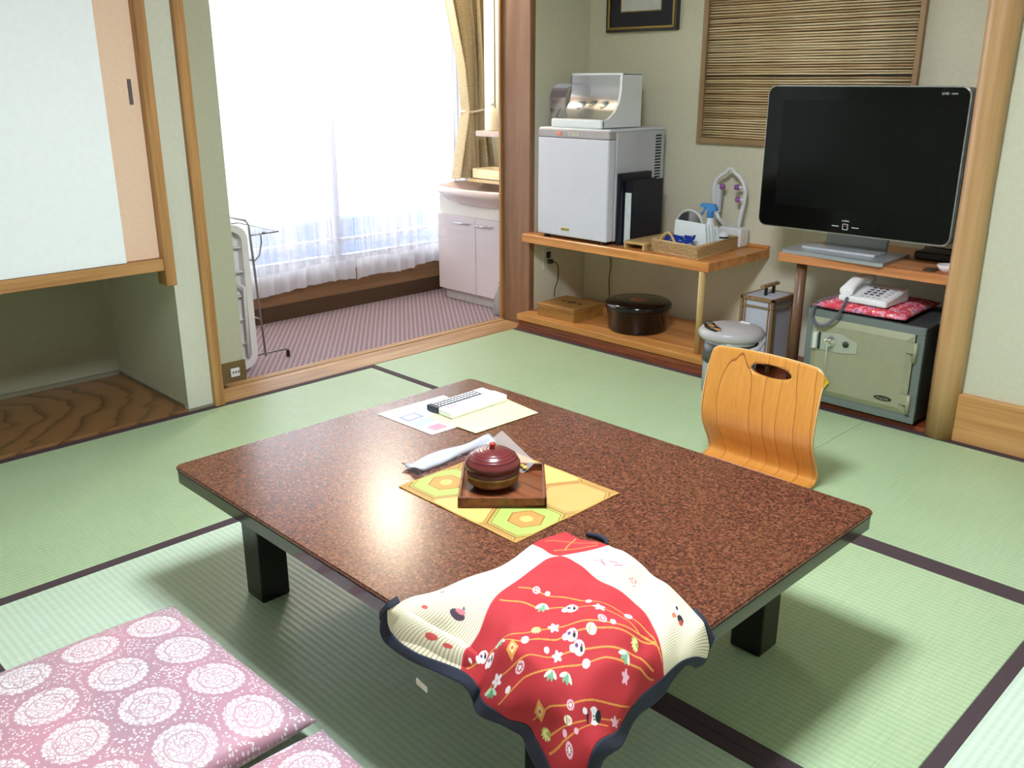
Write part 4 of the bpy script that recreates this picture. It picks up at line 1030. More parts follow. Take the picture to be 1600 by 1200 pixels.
# ---- tray, lidded bowl
ty_ = thing('square_tray', 'small square wooden tray on the gold brocade mat', 'tray', (1.889, -2.005, TZ+.003))
trw = wood('tray_wood', (128, 74, 44), (88, 46, 26), 'X', 1, .3)
A45 = math.radians(45); TC = (1.889, -2.005, 0); hs = .100; zb = TZ+.0045
ty_rot = A45
def rot_t(bm): return spin(bm, TC, ty_rot)
obj('base', rot_t(box(TC[0]-hs, TC[0]+hs, TC[1]-hs, TC[1]+hs, zb, zb+.005)), trw, ty_)
for a_ in ((-hs, hs, -hs, -hs+.006), (-hs, hs, hs-.006, hs), (-hs, -hs+.006, -hs, hs), (hs-.006, hs, -hs, hs)):
    obj('side', rot_t(box(TC[0]+a_[0], TC[0]+a_[1], TC[1]+a_[2], TC[1]+a_[3], zb, zb+.024, bev=.001)), trw, ty_)
lbw = thing('lidded_bowl', 'round maroon lacquered bowl with ringed lid and red knob on the tray', 'bowl', (1.866, -2.016, zb+.005))
def bowl_mat():
    m, n, b = new_mat('maroon_turned_lacquer')
    tc = n.nodes.new('ShaderNodeTexCoord'); sp = n.nodes.new('ShaderNodeSeparateXYZ'); link(n, tc.outputs['Object'], sp.inputs[0])
    h = node(n, 'ShaderNodeVectorMath', operation='MULTIPLY'); h.inputs[1].default_value = (1, 1, 0); link(n, tc.outputs['Object'], h.inputs[0])
    le = node(n, 'ShaderNodeVectorMath', operation='LENGTH'); link(n, h.outputs[0], le.inputs[0])
    w = node(n, 'ShaderNodeMath', operation='MULTIPLY'); link(n, le.outputs['Value'], w.inputs[0]); w.inputs[1].default_value = 900
    s = node(n, 'ShaderNodeMath', operation='SINE'); link(n, w.outputs[0], s.inputs[0])
    link(n, ramp(n, s.outputs[0], [(.2, lin((104, 44, 44))), (.8, lin((82, 32, 34)))]), b.inputs['Base Color'])
    b.inputs['Roughness'].default_value = .22; bump(n, b, s.outputs[0], .25, .0008); return m
bc = (1.866, -2.016, zb+.0052); bmx = bowl_mat()
obj('body', la(bc, [(.040, 0), (.047, .004), (.058, .017), (.063, .033), (.0635, .049), (.060, .051)], n=48), bmx, lbw)
obj('gold_band', la(bc, [(.0558, .0140), (.0595, .018), (.0637, .0325), (.0641, .038), (.0633, .0385)], n=48), plain('worn_gold_band', (136, 108, 52), .35, .35, noise=50, metal=.3), lbw)
lidb = obj('lid', la(bc, [(.0620, .0512), (.0655, .053), (.0645, .062), (.056, .077), (.040, .088), (.018, .0935), (0, .0945)], n=48), bmx, lbw)
obj('lid_knob', la((bc[0], bc[1], bc[2]+.0935), [(.006, 0), (.0055, .006), (.007, .009), (.0065, .014), (0, .0155)], n=20), plain('red_knob', (170, 40, 34), .3), lidb)

# ---- wrapped towel, snack packet
tw = bmesh.new(); rows = []
base = [Vector((1.650, -2.095, 0)), Vector((1.650, -1.815, 0))]
n1, n2 = 22, 8
dv = (base[1]-base[0]); ln_ = dv.length; dv.normalize(); nv_ = Vector((dv.y, -dv.x, 0))
for i in range(n1+1):
    t = i/n1; w = .026+.004*math.sin(t*7); row = []
    for j in range(n2+1):
        s = -1+2*j/n2; z = TZ+.004+.016*(1-s*s)**.5*(.5+.5*min(1, t*5))*(1 if t > .12 else .6) + .003*math.sin(t*9+s*3) + (.012*(1-t*8) if t < .12 else 0)*abs(s)
        p_ = base[0]+dv*ln_*t+nv_*w*s*(1.25 if t < .06 else 1); row.append(tw.verts.new((p_.x, p_.y, max(z, TZ+.003))))
    rows.append(row)
for A, B3 in zip(rows, rows[1:]):
    for j in range(n2): tw.faces.new((A[j], B3[j], B3[j+1], A[j+1])).smooth = True
bmesh.ops.solidify(tw, geom=list(tw.faces), thickness=-.0015); bmesh.ops.recalc_face_normals(tw, faces=tw.faces)
single('wrapped_towel', tw, plain('white_film', (226, 228, 238), .25, .03, noise=20), 'white wrapped wet towel lying behind the lidded bowl', 'towel')
sn = thing('snack_packet', 'clear packet with golden snack leaning on the right of the lidded bowl', 'packet', (1.85, -1.90, zb+.01))
bm = bmesh.new(); G = []
p0, p1 = Vector((1.735, -1.885, TZ+.058)), Vector((1.872, -1.905, TZ+.018))
for i in range(13):
    G.append([bm.verts.new(p0.lerp(p1, i/12)+Vector((.012, .022, .02))*((j/5)-.5)*1.6+Vector((-.3, .3, .8))*.006*math.sin(PI*j/5)*math.sin(PI*i/12+.3)) for j in range(6)])
for i in range(12):
    for j in range(5): bm.faces.new((G[i][j], G[i+1][j], G[i+1][j+1], G[i][j+1])).smooth = True
obj('wrapper', bm, glass('clear_wrapper', (250, 248, 236), .12, .28), sn)
bm = bmesh.new()
for k in range(7):
    c_ = p0.lerp(p1, .5+.07*k) + Vector((random.uniform(-.004, .004), random.uniform(-.004, .004), -.006)); lathe(bm, c_, [(0, 0), (.006, .002), (.007, .006), (0, .010)], n=8)
obj('contents', bm, plain('golden_snack', (196, 168, 84), .5, .2), sn)

# ---- leaflets, remote controls
whp = plain('leaflet_white', (232, 232, 236), .35, .01); yep = plain('leaflet_yellow', (222, 220, 168), .35, .01)
def quad_sheet(name, pts, z, th, mat, label, cat):
    t = thing(name, label, cat, (pts[0][0], pts[0][1], z)); obj('sheet', pr(pts, (z, z+th), 'Z'), mat, t); return t
zt = TZ+.0004
lf = quad_sheet('white_leaflet', [(1.263, -1.903), (1.501, -1.897), (1.506, -1.68), (1.272, -1.66)], zt, .0012, whp, 'white laminated leaflet with small printed pictures under the yellow one', 'leaflet')
bm = bmesh.new(); bx(bm, 1.330, 1.375, -1.880, -1.820, zt+.0012, zt+.0015); obj('printed_picture', bm, plain('print_greyblue', (110, 128, 150), .5), lf)
bm = bmesh.new(); bx(bm, 1.338, 1.367, -1.872, -1.828, zt+.0015, zt+.0017); obj('printed_picture', bm, plain('print_pale', (220, 226, 230), .5), lf)
bm = bmesh.new(); bx(bm, 1.445, 1.485, -1.872, -1.825, zt+.0012, zt+.0015); obj('printed_picture', bm, plain('print_pink', (196, 128, 144), .5), lf)
bm = bmesh.new()
for k in range(6): bx(bm, 1.385, 1.430, -1.885+.012*k, -1.879+.012*k, zt+.0012, zt+.0014)
obj('printed_lines', bm, plain('print_mint', (130, 190, 176), .5), lf)
yl = quad_sheet('yellow_leaflet', [(1.375, -1.818), (1.578, -1.806), (1.586, -1.568), (1.409, -1.546)], zt+.0016, .0012, yep, 'pale yellow laminated leaflet under the remote controls', 'leaflet')
RA = math.radians(90+(-2)); 
def remote_box(x0, x1, y0, y1, z0, z1, bev=.004): return box(x0+.042, x1+.042, y0-.028, y1-.028, z0, z1, bev=bev, seg=2)
zr = zt+.0030
rc = thing('white_remote_control', 'wide white remote control lying on the yellow leaflet', 'remote control', (1.424, -1.674, zr))
obj('body', remote_box(1.352, 1.412, -1.757, -1.535, zr, zr+.022, .005), wht, rc)
obj('logo_patch', box(1.405, 1.425, -1.770, -1.732, zr+.0219, zr+.0223), plain('faint_mauve', (172, 156, 164), .5), rc)
rb = thing('black_remote_control', 'slim black remote control with white keys beside the white remote', 'remote control', (1.367, -1.678, zr))
obj('body', remote_box(1.300, 1.350, -1.757, -1.540, zr, zr+.018, .003), plain('navy_black', (26, 30, 46), .45), rb)
obj('end_cap', remote_box(1.300, 1.350, -1.5795, -1.535, zr+.0002, zr+.0184, .003), plain('pale_blue_cap', (206, 214, 232), .35), rb)
bm = box(-.0035, .0035, -.0045, .0045, 0, .0025, bev=.001); keyme = bpy.data.meshes.new('key'); bm.to_mesh(keyme); bm.free(); keyme.materials.append(wht)
for r_ in range(13):
    for c_ in range(3):
        o = bpy.data.objects.new('key', keyme); COL.objects.link(o); o.parent = rb
        o.location = Vector((1.353+.0135*c_, -1.768+.0125*r_, zr+.0178)) - ORI[rb.name]

# ================================================================== PATTERNED CLOTH (draped over the near corner)
PTS = np.array([(-0.3,-0.3,2.1439,-2.0671,0.36),(-0.3,0.0,2.1369,-2.1595,0.362),(0.0,-0.3,2.2472,-2.0521,0.362),(-0.15,-0.15,2.1904,-2.1266,0.37),(0.0,0.0,2.2325,-2.1823,0.372),(0.0,0.3,2.2377,-2.2727,0.388),(0.0,0.5,2.2644,-2.3745,0.392),(0.0,0.75,2.303,-2.4622,0.375),(0.0,1.0,2.313,-2.522,0.3268),(-0.3,0.3,2.1486,-2.2991,0.358),(-0.3,0.5,2.1372,-2.3914,0.358),(-0.3,0.75,2.1202,-2.4628,0.358),(-0.3,1.0,2.116,-2.5147,0.352),(-0.2,1.0,2.1231,-2.515,0.311),(-0.1,1.0,2.2066,-2.52,0.3109),(-0.15,0.3,2.2031,-2.2948,0.38),(-0.15,0.5,2.2084,-2.3937,0.38),(-0.15,0.75,2.2201,-2.4748,0.372),(0.3,0.0,2.3432,-2.2069,0.395),(0.5,0.0,2.4463,-2.2333,0.405),(0.75,0.0,2.5278,-2.2719,0.392),(1.0,0.0,2.58,-2.3105,0.3489),(0.3,-0.3,2.3361,-2.0641,0.358),(0.5,-0.3,2.4047,-2.0851,0.358),(0.75,-0.3,2.4885,-2.1206,0.36),(1,-0.3,2.5660,-2.1638,0.3061),(0.88,-0.3,2.5560,-2.1665,0.3730),(1,-0.15,2.5780,-2.2433,0.3488),(0.3,-0.15,2.3468,-2.1451,0.385),(0.5,-0.15,2.4317,-2.1669,0.39),(0.75,-0.15,2.5172,-2.2057,0.382),(0.25,0.25,2.3455,-2.3017,0.405),(0.25,0.5,2.3588,-2.3941,0.405),(0.25,0.75,2.3802,-2.4763,0.385),(0.25,1.0,2.373,-2.528,0.3139),(0.5,0.25,2.4359,-2.3134,0.41),(0.5,0.5,2.4435,-2.403,0.405),(0.5,0.75,2.4629,-2.4897,0.385),(0.5,1.0,2.4436,-2.53,0.3122),(0.75,0.25,2.5361,-2.3545,0.395),(0.75,0.5,2.5338,-2.4371,0.39),(0.75,0.75,2.5359,-2.5069,0.37),(0.75,1.0,2.5134,-2.53,0.3034),(1.0,0.25,2.585,-2.3869,0.3385),(1.0,0.5,2.588,-2.4434,0.3206),(1.0,0.75,2.592,-2.5039,0.3244),(0.0,1.1,2.316,-2.532,0.317),(0.25,1.1,2.3664,-2.535,0.2966),(0.5,1.1,2.437,-2.535,0.2893),(0.75,1.1,2.4967,-2.535,0.2759),(-0.2,1.1,2.1176,-2.522,0.2926),(-0.1,1.1,2.2093,-2.53,0.2961),(-0.3,1.1,2.0945,-2.51,0.3253),(1.1,0.0,2.585,-2.301,0.3219),(1.1,0.25,2.59,-2.3786,0.315),(1.1,0.5,2.595,-2.4385,0.3016),(1.1,0.75,2.6,-2.4902,0.3),(1.1,-0.15,2.582,-2.2482,0.3407),(1.1,-0.3,2.5720,-2.1574,0.2608),(1.0,1.0,2.6,-2.545,0.235),(1.1,1.1,2.61,-2.555,0.2)])
def tps(A, Q, lam=1e-4):
    Xc = A[:, :2]; n_ = len(Xc)
    Uf = lambda r2_: np.where(r2_ > 0, r2_*np.log(r2_+1e-12), 0)
    K = Uf(((Xc[:, None]-Xc[None])**2).sum(-1))+lam*np.eye(n_); P_ = np.c_[np.ones(n_), Xc]
    Wt = np.linalg.solve(np.block([[K, P_], [P_.T, np.zeros((3, 3))]]), np.r_[A[:, 2:], np.zeros((3, 3))])
    out = np.empty((len(Q), 3))
    for s in range(0, len(Q), 20000):
        q = Q[s:s+20000]; out[s:s+20000] = Uf(((q[:, None]-Xc[None])**2).sum(-1))@Wt[:n_]+np.c_[np.ones(len(q)), q]@Wt[n_:]
    return out
def settle(V):
    """keep cloth above the table top and outside its edges"""
    x, y, z = V[:, 0], V[:, 1], V[:, 2]
    on = (x < TX1+.003) & (y > TY0-.003)
    e = np.maximum(np.maximum(x-TX1, TY0-y)-.002, 0); lim = TZ+.0035-e*e*60-e*.5
    near = e < .03; z[near] = np.maximum(z[near], lim[near])
    return V
def folds(PQ):
    p, q = PQ[:, 0], PQ[:, 1]
    d = .0050*np.sin(9*p+4*q+1)+.0040*np.sin(5*p-11*q+2)+.0026*np.sin(17*p+13*q)+.0016*np.sin(31*p-9*q+1)
    left = np.clip(-p/.1, 0, 1)*np.clip(q/.3, 0, 1); right = np.clip(-q/.1, 0, 1)*np.clip(p/.3, 0, 1)
    d += left*.007*np.sin(15*(q+.9*p)+.5)+right*.007*np.sin(15*(p-.7*q)+2.2)
    ridge = np.exp(-((q-.80+.25*(p-.2))/.05)**2)*np.exp(-((p-.35)/.25)**2); d += .007*ridge
    ridge = np.exp(-((p-.80+.35*(q-.3))/.05)**2)*np.exp(-((q-.25)/.22)**2); d += .008*ridge
    return d
def cloth_patch(p0, p1, q0, q1, nu, nv, painter):
    p_ = np.linspace(p0, p1, nu); q_ = np.linspace(q0, q1, nv); PP, QQ = np.meshgrid(p_, q_, indexing='ij')
    PQ = np.c_[PP.ravel(), QQ.ravel()]; V = tps(PTS, PQ, 4e-4); d = folds(PQ); z = V[:, 2]
    up_w = np.clip((z-.33)/.05, 0, 1); V[:, 2] += d*up_w; V[:, 0] += d*(1-up_w)*np.clip((V[:, 0]-2.5)/.08, 0, 1); V[:, 1] -= d*(1-up_w)*np.clip((-2.46-V[:, 1])/.06, 0, 1); V = settle(V)
    return V, painter(PP, QQ), np.c_[PP.ravel(), QQ.ravel()]
RED, CREAM, NAVY = L3((172, 38, 46)), L3((232, 226, 206)), L3((26, 32, 50))
WHT, PINK, GRN, YEL, BLK, DGR = L3((228, 222, 224)), L3((226, 176, 192)), L3((110, 160, 124)), L3((212, 148, 66)), L3((30, 26, 34)), L3((96, 112, 60))
def seg_d(P, Q, a, b_):
    ax, ay = a; bx_, by = b_; dx, dy = bx_-ax, by-ay; t = np.clip(((P-ax)*dx+(Q-ay)*dy)/(dx*dx+dy*dy+1e-9), 0, 1)
    return np.hypot(P-ax-t*dx, Q-ay-t*dy)
def paint(P, Q):
    C = np.zeros(P.shape+(4,)); red = (P*Q) > 0
    C[..., :3] = np.where(red[..., None], RED, CREAM); C[..., 3] = np.where(red, 0, 1)
    def put(mask, c): C[mask, :3] = c; C[mask, 3] = 0
    def disk(c, r, col, e=1.0, ang=0):
        dx, dy = P-c[0], Q-c[1]; u = dx*math.cos(ang)+dy*math.sin(ang); v = (-dx*math.sin(ang)+dy*math.cos(ang))/e
        put(u*u+v*v < r*r, col)
    def flower(c, r, col, n_=5, mid=None):
        dx, dy = P-c[0], Q-c[1]; rr = np.hypot(dx, dy); th = np.arctan2(dy, dx)
        put(rr < r*(.78+.22*np.cos(n_*th)), col)
        if mid is not None: put(rr < r*.22, mid)
    def petal(c, r, ang, col): 
        cc = (c[0]+r*.55*math.cos(ang), c[1]+r*.55*math.sin(ang)); disk(cc, r*.55, col, .38, ang)
    lines = [[(.05,.42),(.16,.37),(.43,.23),(.53,.15),(.61,.12),(.79,.03),(.93,.0)],[(.03,.55),(.3,.39),(.51,.24),(.58,.18),(.73,.12),(.83,.02)],[(.19,.74),(.28,.66),(.37,.59),(.51,.42),(.57,.34),(.63,.25),(.76,.08),(.86,.01)],[(.02,.97),(.09,.86),(.16,.78),(.35,.68),(.49,.55),(.59,.38),(.65,.27),(.82,.04)],[(.28,.97),(.32,.87),(.43,.73),(.55,.61),(.69,.37),(.75,.27),(.82,.17),(.92,.07)],[(.41,.96),(.47,.81),(.57,.69),(.69,.5),(.73,.4),(.86,.18),(.97,.07)],[(.64,.94),(.68,.81),(.75,.7),(.83,.55),(.97,.32)],[(.76,.92),(.8,.81),(.88,.65),(.97,.43)],[(.8,.97),(.83,.86),(.88,.74),(.96,.54)],
             [(-.25,-.08),(-.17,-.2),(-.05,-.28)],[(-.12,-.05),(-.05,-.15),(-.03,-.26)],[(-.2,-.28),(-.08,-.1)]]
    for ln2 in lines:
        for s, e in zip(ln2, ln2[1:]): put(seg_d(P, Q, s, e) < .0036, YEL)
    for c in ((.43,.51),(.51,.24),(.55,.61),(.84,.31),(.96,.48),(.32,.88)): flower(c, .034 if c[0] < .8 else .03, WHT if c[0] < .7 else PINK, 5, PINK)
    for c in ((.21,.33),(.43,.23),(.61,.12),(.35,.67),(.69,.5),(.62,.25),(.48,.63),(.42,.88),(.87,.76),(.82,.83)): disk(c, .024 if c in ((.61,.12),(.35,.67),(.69,.5)) else .016, WHT if c[0] < .8 else PINK)
    for c in ((.15,.37),(.58,.29),(.76,.69),(.87,.85),(.42,.79)):
        d = np.hypot(P-c[0], Q-c[1]); put((d < .024) & (d > .016), PINK); put(d < .009, WHT)
        th = np.arctan2(Q-c[1], P-c[0]); put((d < .022) & (np.abs(np.sin(4*th)) < .25), WHT)
    for c in ((.24,.39),(.19,.74),(.58,.69),(.65,.62),(.76,.26),(.31,.92)):
        for a_ in (.2, .75, 1.3, 1.85): petal(c, .05, a_, GRN if int(a_*10) % 2 else L3((190, 222, 196)))
    for c in ((.36,.58),(.75,.18),(.74,.93)):
        disk(c, .030, L3((150, 168, 84)), .8)
        for a_ in (-.5, 0, .5, 1.0, 1.5): put(seg_d(P, Q, (c[0]-.02*math.cos(a_), c[1]-.02*math.sin(a_)), (c[0]+.03*math.cos(a_+.5), c[1]+.03*math.sin(a_+.5))) < .003, L3((226, 222, 150)))
    # little round toy figures: pale body with dark patches
    for c in ((.4,.33),(.54,.48),(.61,.49),(.09,.85),(.17,.84)):
        disk(c, .034, WHT); disk((c[0]-.022, c[1]+.03), .018, WHT); disk((c[0]+.012, c[1]-.008), .014, BLK, .6, .8); disk((c[0]-.016, c[1]+.004), .010, L3((90, 60, 110))); disk((c[0], c[1]-.02), .006, L3((214, 60, 70)))
    for c in ((.32,.75),(.65,.87)):
        dx, dy = P-c[0], Q-c[1]; u = dx*.7-dy*.7; v = dx*.7+dy*.7
        put((np.abs(u)*1.2+np.abs(v)*.8 < .045), YEL); put((np.abs(u)*1.2+np.abs(v)*.8 < .024), L3((214, 200, 150))); disk(c, .010, L3((196, 84, 70)))
    for c in ((.59,.38),(.8,.76)):
        disk(c, .028, L3((240, 228, 196))); disk((c[0]+.006, c[1]-.006), .012, PINK); put(seg_d(P, Q, (c[0]-.02, c[1]-.01), (c[0]+.01, c[1]+.025)) < .0035, L3((150, 150, 90)))
    c = (.89, .60); disk(c, .052, WHT, .72, .7); disk((c[0]+.012, c[1]-.028), .036, BLK, .55, .7); disk((c[0]-.012, c[1]+.026), .040, L3((196, 56, 66)), .32, .7); disk((c[0]-.022, c[1]+.040), .040, BLK, .2, .7)
    disk((c[0]-.006, c[1]-.004), .006, BLK); disk((c[0]+.012, c[1]+.006), .006, BLK); disk((c[0]-.055, c[1]+.035), .016, WHT)
    disk((.03, .92), .01, WHT)
    # cream panels
    c = (-.11, .71); disk(c, .030, L3((70, 50, 66)), .8, .3); disk((c[0]+.005, c[1]-.02), .020, L3((224, 120, 130)), .6); disk((c[0]+.01, c[1]-.04), .010, L3((110, 100, 130)), .5, 1.2)
    c = (.77, -.17); disk((c[0]-.02, c[1]-.012), .030, WHT); disk((c[0]-.022, c[1]-.025), .014, BLK, .6, .5); disk((c[0]+.035, c[1]-.005), .024, BLK, .8); disk((c[0]+.05, c[1]+.002), .014, L3((170, 60, 50))); disk((c[0], c[1]+.022), .016, L3((206, 112, 84)))
    for c, r_ in (((-.26,.57), .012), ((-.22,.76), .013), ((-.1,.91), .018), ((-.05,.92), .014), ((.43,-.13), .006)): disk(c, r_, L3((206, 84, 78)))
    d = np.hypot(P-.40, Q+.16); th = np.arctan2(Q+.16, P-.40); put((d < .024*(.8+.2*np.cos(5*th))) & (d > .010), L3((224, 110, 110)))
    for s, e in (((.17,-.09),(.20,-.13)),((.21,-.12),(.25,-.11)),((.24,-.15),(.27,-.17)),((.28,-.15),(.30,-.18))): put(seg_d(P, Q, s, e) < .006, L3((206, 110, 130)))
    # seams
    put((np.abs(P) < .0025) | (np.abs(Q) < .0025), L3((196, 66, 74)))
    return C
fk = thing('patterned_cloth', 'red and cream patterned cloth with navy hem draped over the near table corner', 'cloth', (2.35, -2.3, TZ))
off = np.array(ORI[fk.name])
NP_ = 470
V, Cc, uvp = cloth_patch(-.3, 1.0, -.3, 1.0, NP_, NP_, paint)
pmat = mat_from_colour('printed_cotton', .85, stripes=95)
body = place_mesh('printed_panels', grid_mesh('printed_panels', V-off, NP_, NP_, Cc.reshape(-1, 4), uvp), pmat, None, fk)
sdm = body.modifiers.new('thickness', 'SOLIDIFY'); sdm.thickness = .0012; sdm.offset = -1
navy_m = plain('navy_hem_cotton', (26, 32, 50), .8, .1, noise=200)
def hem(P, Q): return np.concatenate([np.tile(NAVY, P.shape+(1,)), np.ones(P.shape+(1,))], -1)
for (a0, a1, b0, b1, nu2, nv2) in ((-.3, 1.1, 1.0, 1.1, 90, 8), (1.0, 1.1, -.3, 1.0, 8, 90)):
    V, Cc, uvp = cloth_patch(a0, a1, b0, b1, nu2, nv2, hem)
    h = place_mesh('navy_hem', grid_mesh('navy_hem', V-off, nu2, nv2, Cc.reshape(-1, 4), uvp), navy_m, None, fk)
    s_ = h.modifiers.new('thickness', 'SOLIDIFY'); s_.thickness = .0035; s_.offset = 0
V, Cc, uvp = cloth_patch(.80, 1.1, -.33, -.3, 20, 6, hem)
h = place_mesh('navy_hem', grid_mesh('navy_hem', V-off, 20, 6, Cc.reshape(-1, 4), uvp), navy_m, None, fk); s_ = h.modifiers.new('thickness', 'SOLIDIFY'); s_.thickness = .003
# hem bit of the turned-under far corner, and left edge
V, Cc, uvp = cloth_patch(-.335, -.3, .86, 1.1, 8, 20, hem)
h = place_mesh('navy_hem', grid_mesh('navy_hem', V-off, 8, 20, Cc.reshape(-1, 4), uvp), navy_m, None, fk); s_ = h.modifiers.new('thickness', 'SOLIDIFY'); s_.thickness = .003
bm = bmesh.new(); tube(bm, [(2.178, -2.040, TZ+.006), (2.205, -2.030, TZ+.007), (2.222, -2.030, TZ+.006), (2.240, -2.045, TZ+.006)], [.004, .006, .006, .003], 8)
obj('navy_hem', bm, navy_m, fk)
obj('care_label', pr([(2.218, .262), (2.248, .258), (2.249, .271), (2.219, .275)], (-2.538, -2.537), 'Y'), plain('label_cloth', (214, 212, 196), .8), fk)

# ================================================================== LEGLESS CHAIR
zc = thing('legless_floor_chair', 'bent plywood legless chair with oval grip hole beyond the table', 'chair', (1.82, -.95, 0))
chw = None
def chair_wood():
    m, n, b = new_mat('amber_plywood')
    tc = n.nodes.new('ShaderNodeTexCoord'); mp = n.nodes.new('ShaderNodeMapping'); mp.inputs['Location'].default_value = (.06, 0, -.03); mp.inputs['Scale'].default_value = (1.0, .05, .22)
    link(n, tc.outputs['Object'], mp.inputs[0])
    nz = node(n, 'ShaderNodeTexNoise', Scale=9.0, Detail=3.0); link(n, mp.outputs[0], nz.inputs['Vector'])
    w = node(n, 'ShaderNodeTexWave', Scale=5.5, Distortion=4.2, Detail=2.5); w.wave_type = 'RINGS'; w.rings_direction = 'SPHERICAL'; w.wave_profile = 'SAW'; w.inputs['Detail Scale'].default_value = 1.6
    link(n, mp.outputs[0], w.inputs[0])
    w2 = node(n, 'ShaderNodeTexWave', Scale=13.0, Distortion=6.0, Detail=3.0); w2.wave_type = 'RINGS'; w2.rings_direction = 'SPHERICAL'; w2.wave_profile = 'SAW'; link(n, mp.outputs[0], w2.inputs[0])
    f = node(n, 'ShaderNodeTexNoise', Scale=1.0, Detail=3.0); link(n, coords(n, (260, 20, 14)), f.inputs['Vector'])
    b1 = ramp(n, w.outputs['Fac'], [(0, lin((138, 80, 30))), (.022, lin((160, 96, 38))), (.05, lin((210, 146, 66))), (1, lin((216, 152, 72)))])
    b2 = ramp(n, w2.outputs['Fac'], [(0, (.72, .62, .5, 1)), (.05, (1, 1, 1, 1)), (1, (.94, .92, .9, 1))])
    mb = node(n, 'ShaderNodeMix', data_type='RGBA', blend_type='MULTIPLY'); mb.inputs[0].default_value = .45; link(n, b1, mb.inputs[6]); link(n, b2, mb.inputs[7]); base = mb.outputs[2]
    mx = node(n, 'ShaderNodeMix', data_type='RGBA', blend_type='MULTIPLY'); mx.inputs[0].default_value = .35; link(n, base, mx.inputs[6]); link(n, ramp(n, f.outputs[0], [(.35, (.72, .66, .6, 1)), (.6, (1, 1, 1, 1))]), mx.inputs[7])
    link(n, mx.outputs[2], b.inputs['Base Color']); b.inputs['Roughness'].default_value = .3; b.inputs['Coat Weight'].default_value = .25; b.inputs['Coat Roughness'].default_value = .12; return m
chw = chair_wood()
prof = [(-1.22, .012), (-1.05, .010), (-.90, .009), (-.80, .010), (-.755, .016), (-.742, .034), (-.752, .070), (-.770, .105), (-.787, .145), (-.793, .185), (-.790, .225), (-.782, .275), (-.768, .335), (-.752, .415)]
# dense resample
Pp = [Vector((0, a, b_)) for a, b_ in prof]; fine = []
for i in range(len(Pp)-1):
    p0, p1, p2, p3 = Pp[max(i-1, 0)], Pp[i], Pp[i+1], Pp[min(i+2, len(Pp)-1)]
    for k in range(5):
        t = k/5; fine.append(.5*((2*p1)+(p2-p0)*t+(2*p0-5*p1+4*p2-p3)*t*t+(3*p1-p0-3*p2+p3)*t**3))
fine.append(Pp[-1])
bm = bmesh.new(); NX = 64; rows = []; CXc = 1.852
for i, p_ in enumerate(fine):
    z = p_.z; t_ = i/(len(fine)-1)
    hw = np.interp(t_, [0, .4, .55, .65, .8, 1], [.205, .208, .208, .208, .209, .207])
    row = []
    for j in range(NX+1):
        s = -1+2*j/NX
        zz = p_.z; yy = p_.y
        # rounded top corners and gently arched top
        if i > len(fine)-6:
            k = (i-(len(fine)-6))/5; e = max(0, abs(s)-.84)/.16
            zz -= .034*(1-math.sqrt(max(0, 1-e*e)))*k + .008*s*s*k
        bow = .012*s*s*min(1, max(0, (z-.05)/.15))
        row.append(bm.verts.new((CXc+hw*s, yy-bow, zz)))
    rows.append(row)
for A, B3 in zip(rows, rows[1:]):
    for j in range(NX): bm.faces.new((A[j], A[j+1], B3[j+1], B3[j])).smooth = True
bmesh.ops.recalc_face_normals(bm, faces=bm.faces)
ch = obj('bent_shell', bm, chw, zc)
m_ = ch.modifiers.new('thickness', 'SOLIDIFY'); m_.thickness = .010; m_.offset = 0
cut = pr([(1.872+.076*math.cos(a), .362+.021*math.sin(a)) for a in np.linspace(0, 2*PI, 40, endpoint=False)], (-.95, -.5), 'Y')
cme = bpy.data.meshes.new('cut'); bmesh.ops.translate(cut, verts=cut.verts, vec=-ORI[zc.name]); cut.to_mesh(cme); cut.free(); co = bpy.data.objects.new('cut', cme); COL.objects.link(co); co.parent = zc
bo = ch.modifiers.new('hole', 'BOOLEAN'); bo.object = co; bo.operation = 'DIFFERENCE'; bo.solver = 'EXACT'
dg = bpy.context.evaluated_depsgraph_get(); newme = bpy.data.meshes.new_from_object(ch.evaluated_get(dg)); ch.modifiers.clear(); ch.data = newme
bpy.data.objects.remove(co)
# pale edge banding around shell and hole
edge_m = plain('pale_ply_edge', (222, 186, 130), .5, .05)
def edge_pt(i, s): return rows_pts[i][s]
hp_ = [(1.838+.075*math.cos(a), -.676-.004*math.sin(a)*0 - .0265 + (.353+.0195*math.sin(a)-.353)*.32 + .009, .353+.0195*math.sin(a)) for a in np.linspace(0, 2*PI, 36, endpoint=False)]
co_pts = []
i0 = 26
def shell(i, j):
    p_ = fine[i]; t_ = i/(len(fine)-1); hw = np.interp(t_, [0, .4, .55, .65, .8, 1], [.205, .208, .208, .208, .209, .207]); s = -1+2*j/NX
    zz, yy = p_.z, p_.y
    if i > len(fine)-6:
        k = (i-(len(fine)-6))/5; e = max(0, abs(s)-.84)/.16; zz -= .034*(1-math.sqrt(max(0, 1-e*e)))*k + .008*s*s*k
    return (CXc+hw*s, yy-.012*s*s*min(1, max(0, (p_.z-.05)/.15))-.003, zz)
loop = [shell(i, 0) for i in range(i0, len(fine))] + [shell(len(fine)-1, j) for j in range(1, NX)] + [shell(i, NX) for i in range(len(fine)-1, i0-1, -1)]
obj('edge_band', tb(loop, .0026, 6), edge_m, zc)
single('seat_cushion', cushion(1.87, -1.09, .016, .245, .25, .050, .0, 22), plain('pink_cushion_cloth', (214, 160, 160), .8, .1, noise=60), 'pink cushion lying on the seat of the legless chair', 'cushion')

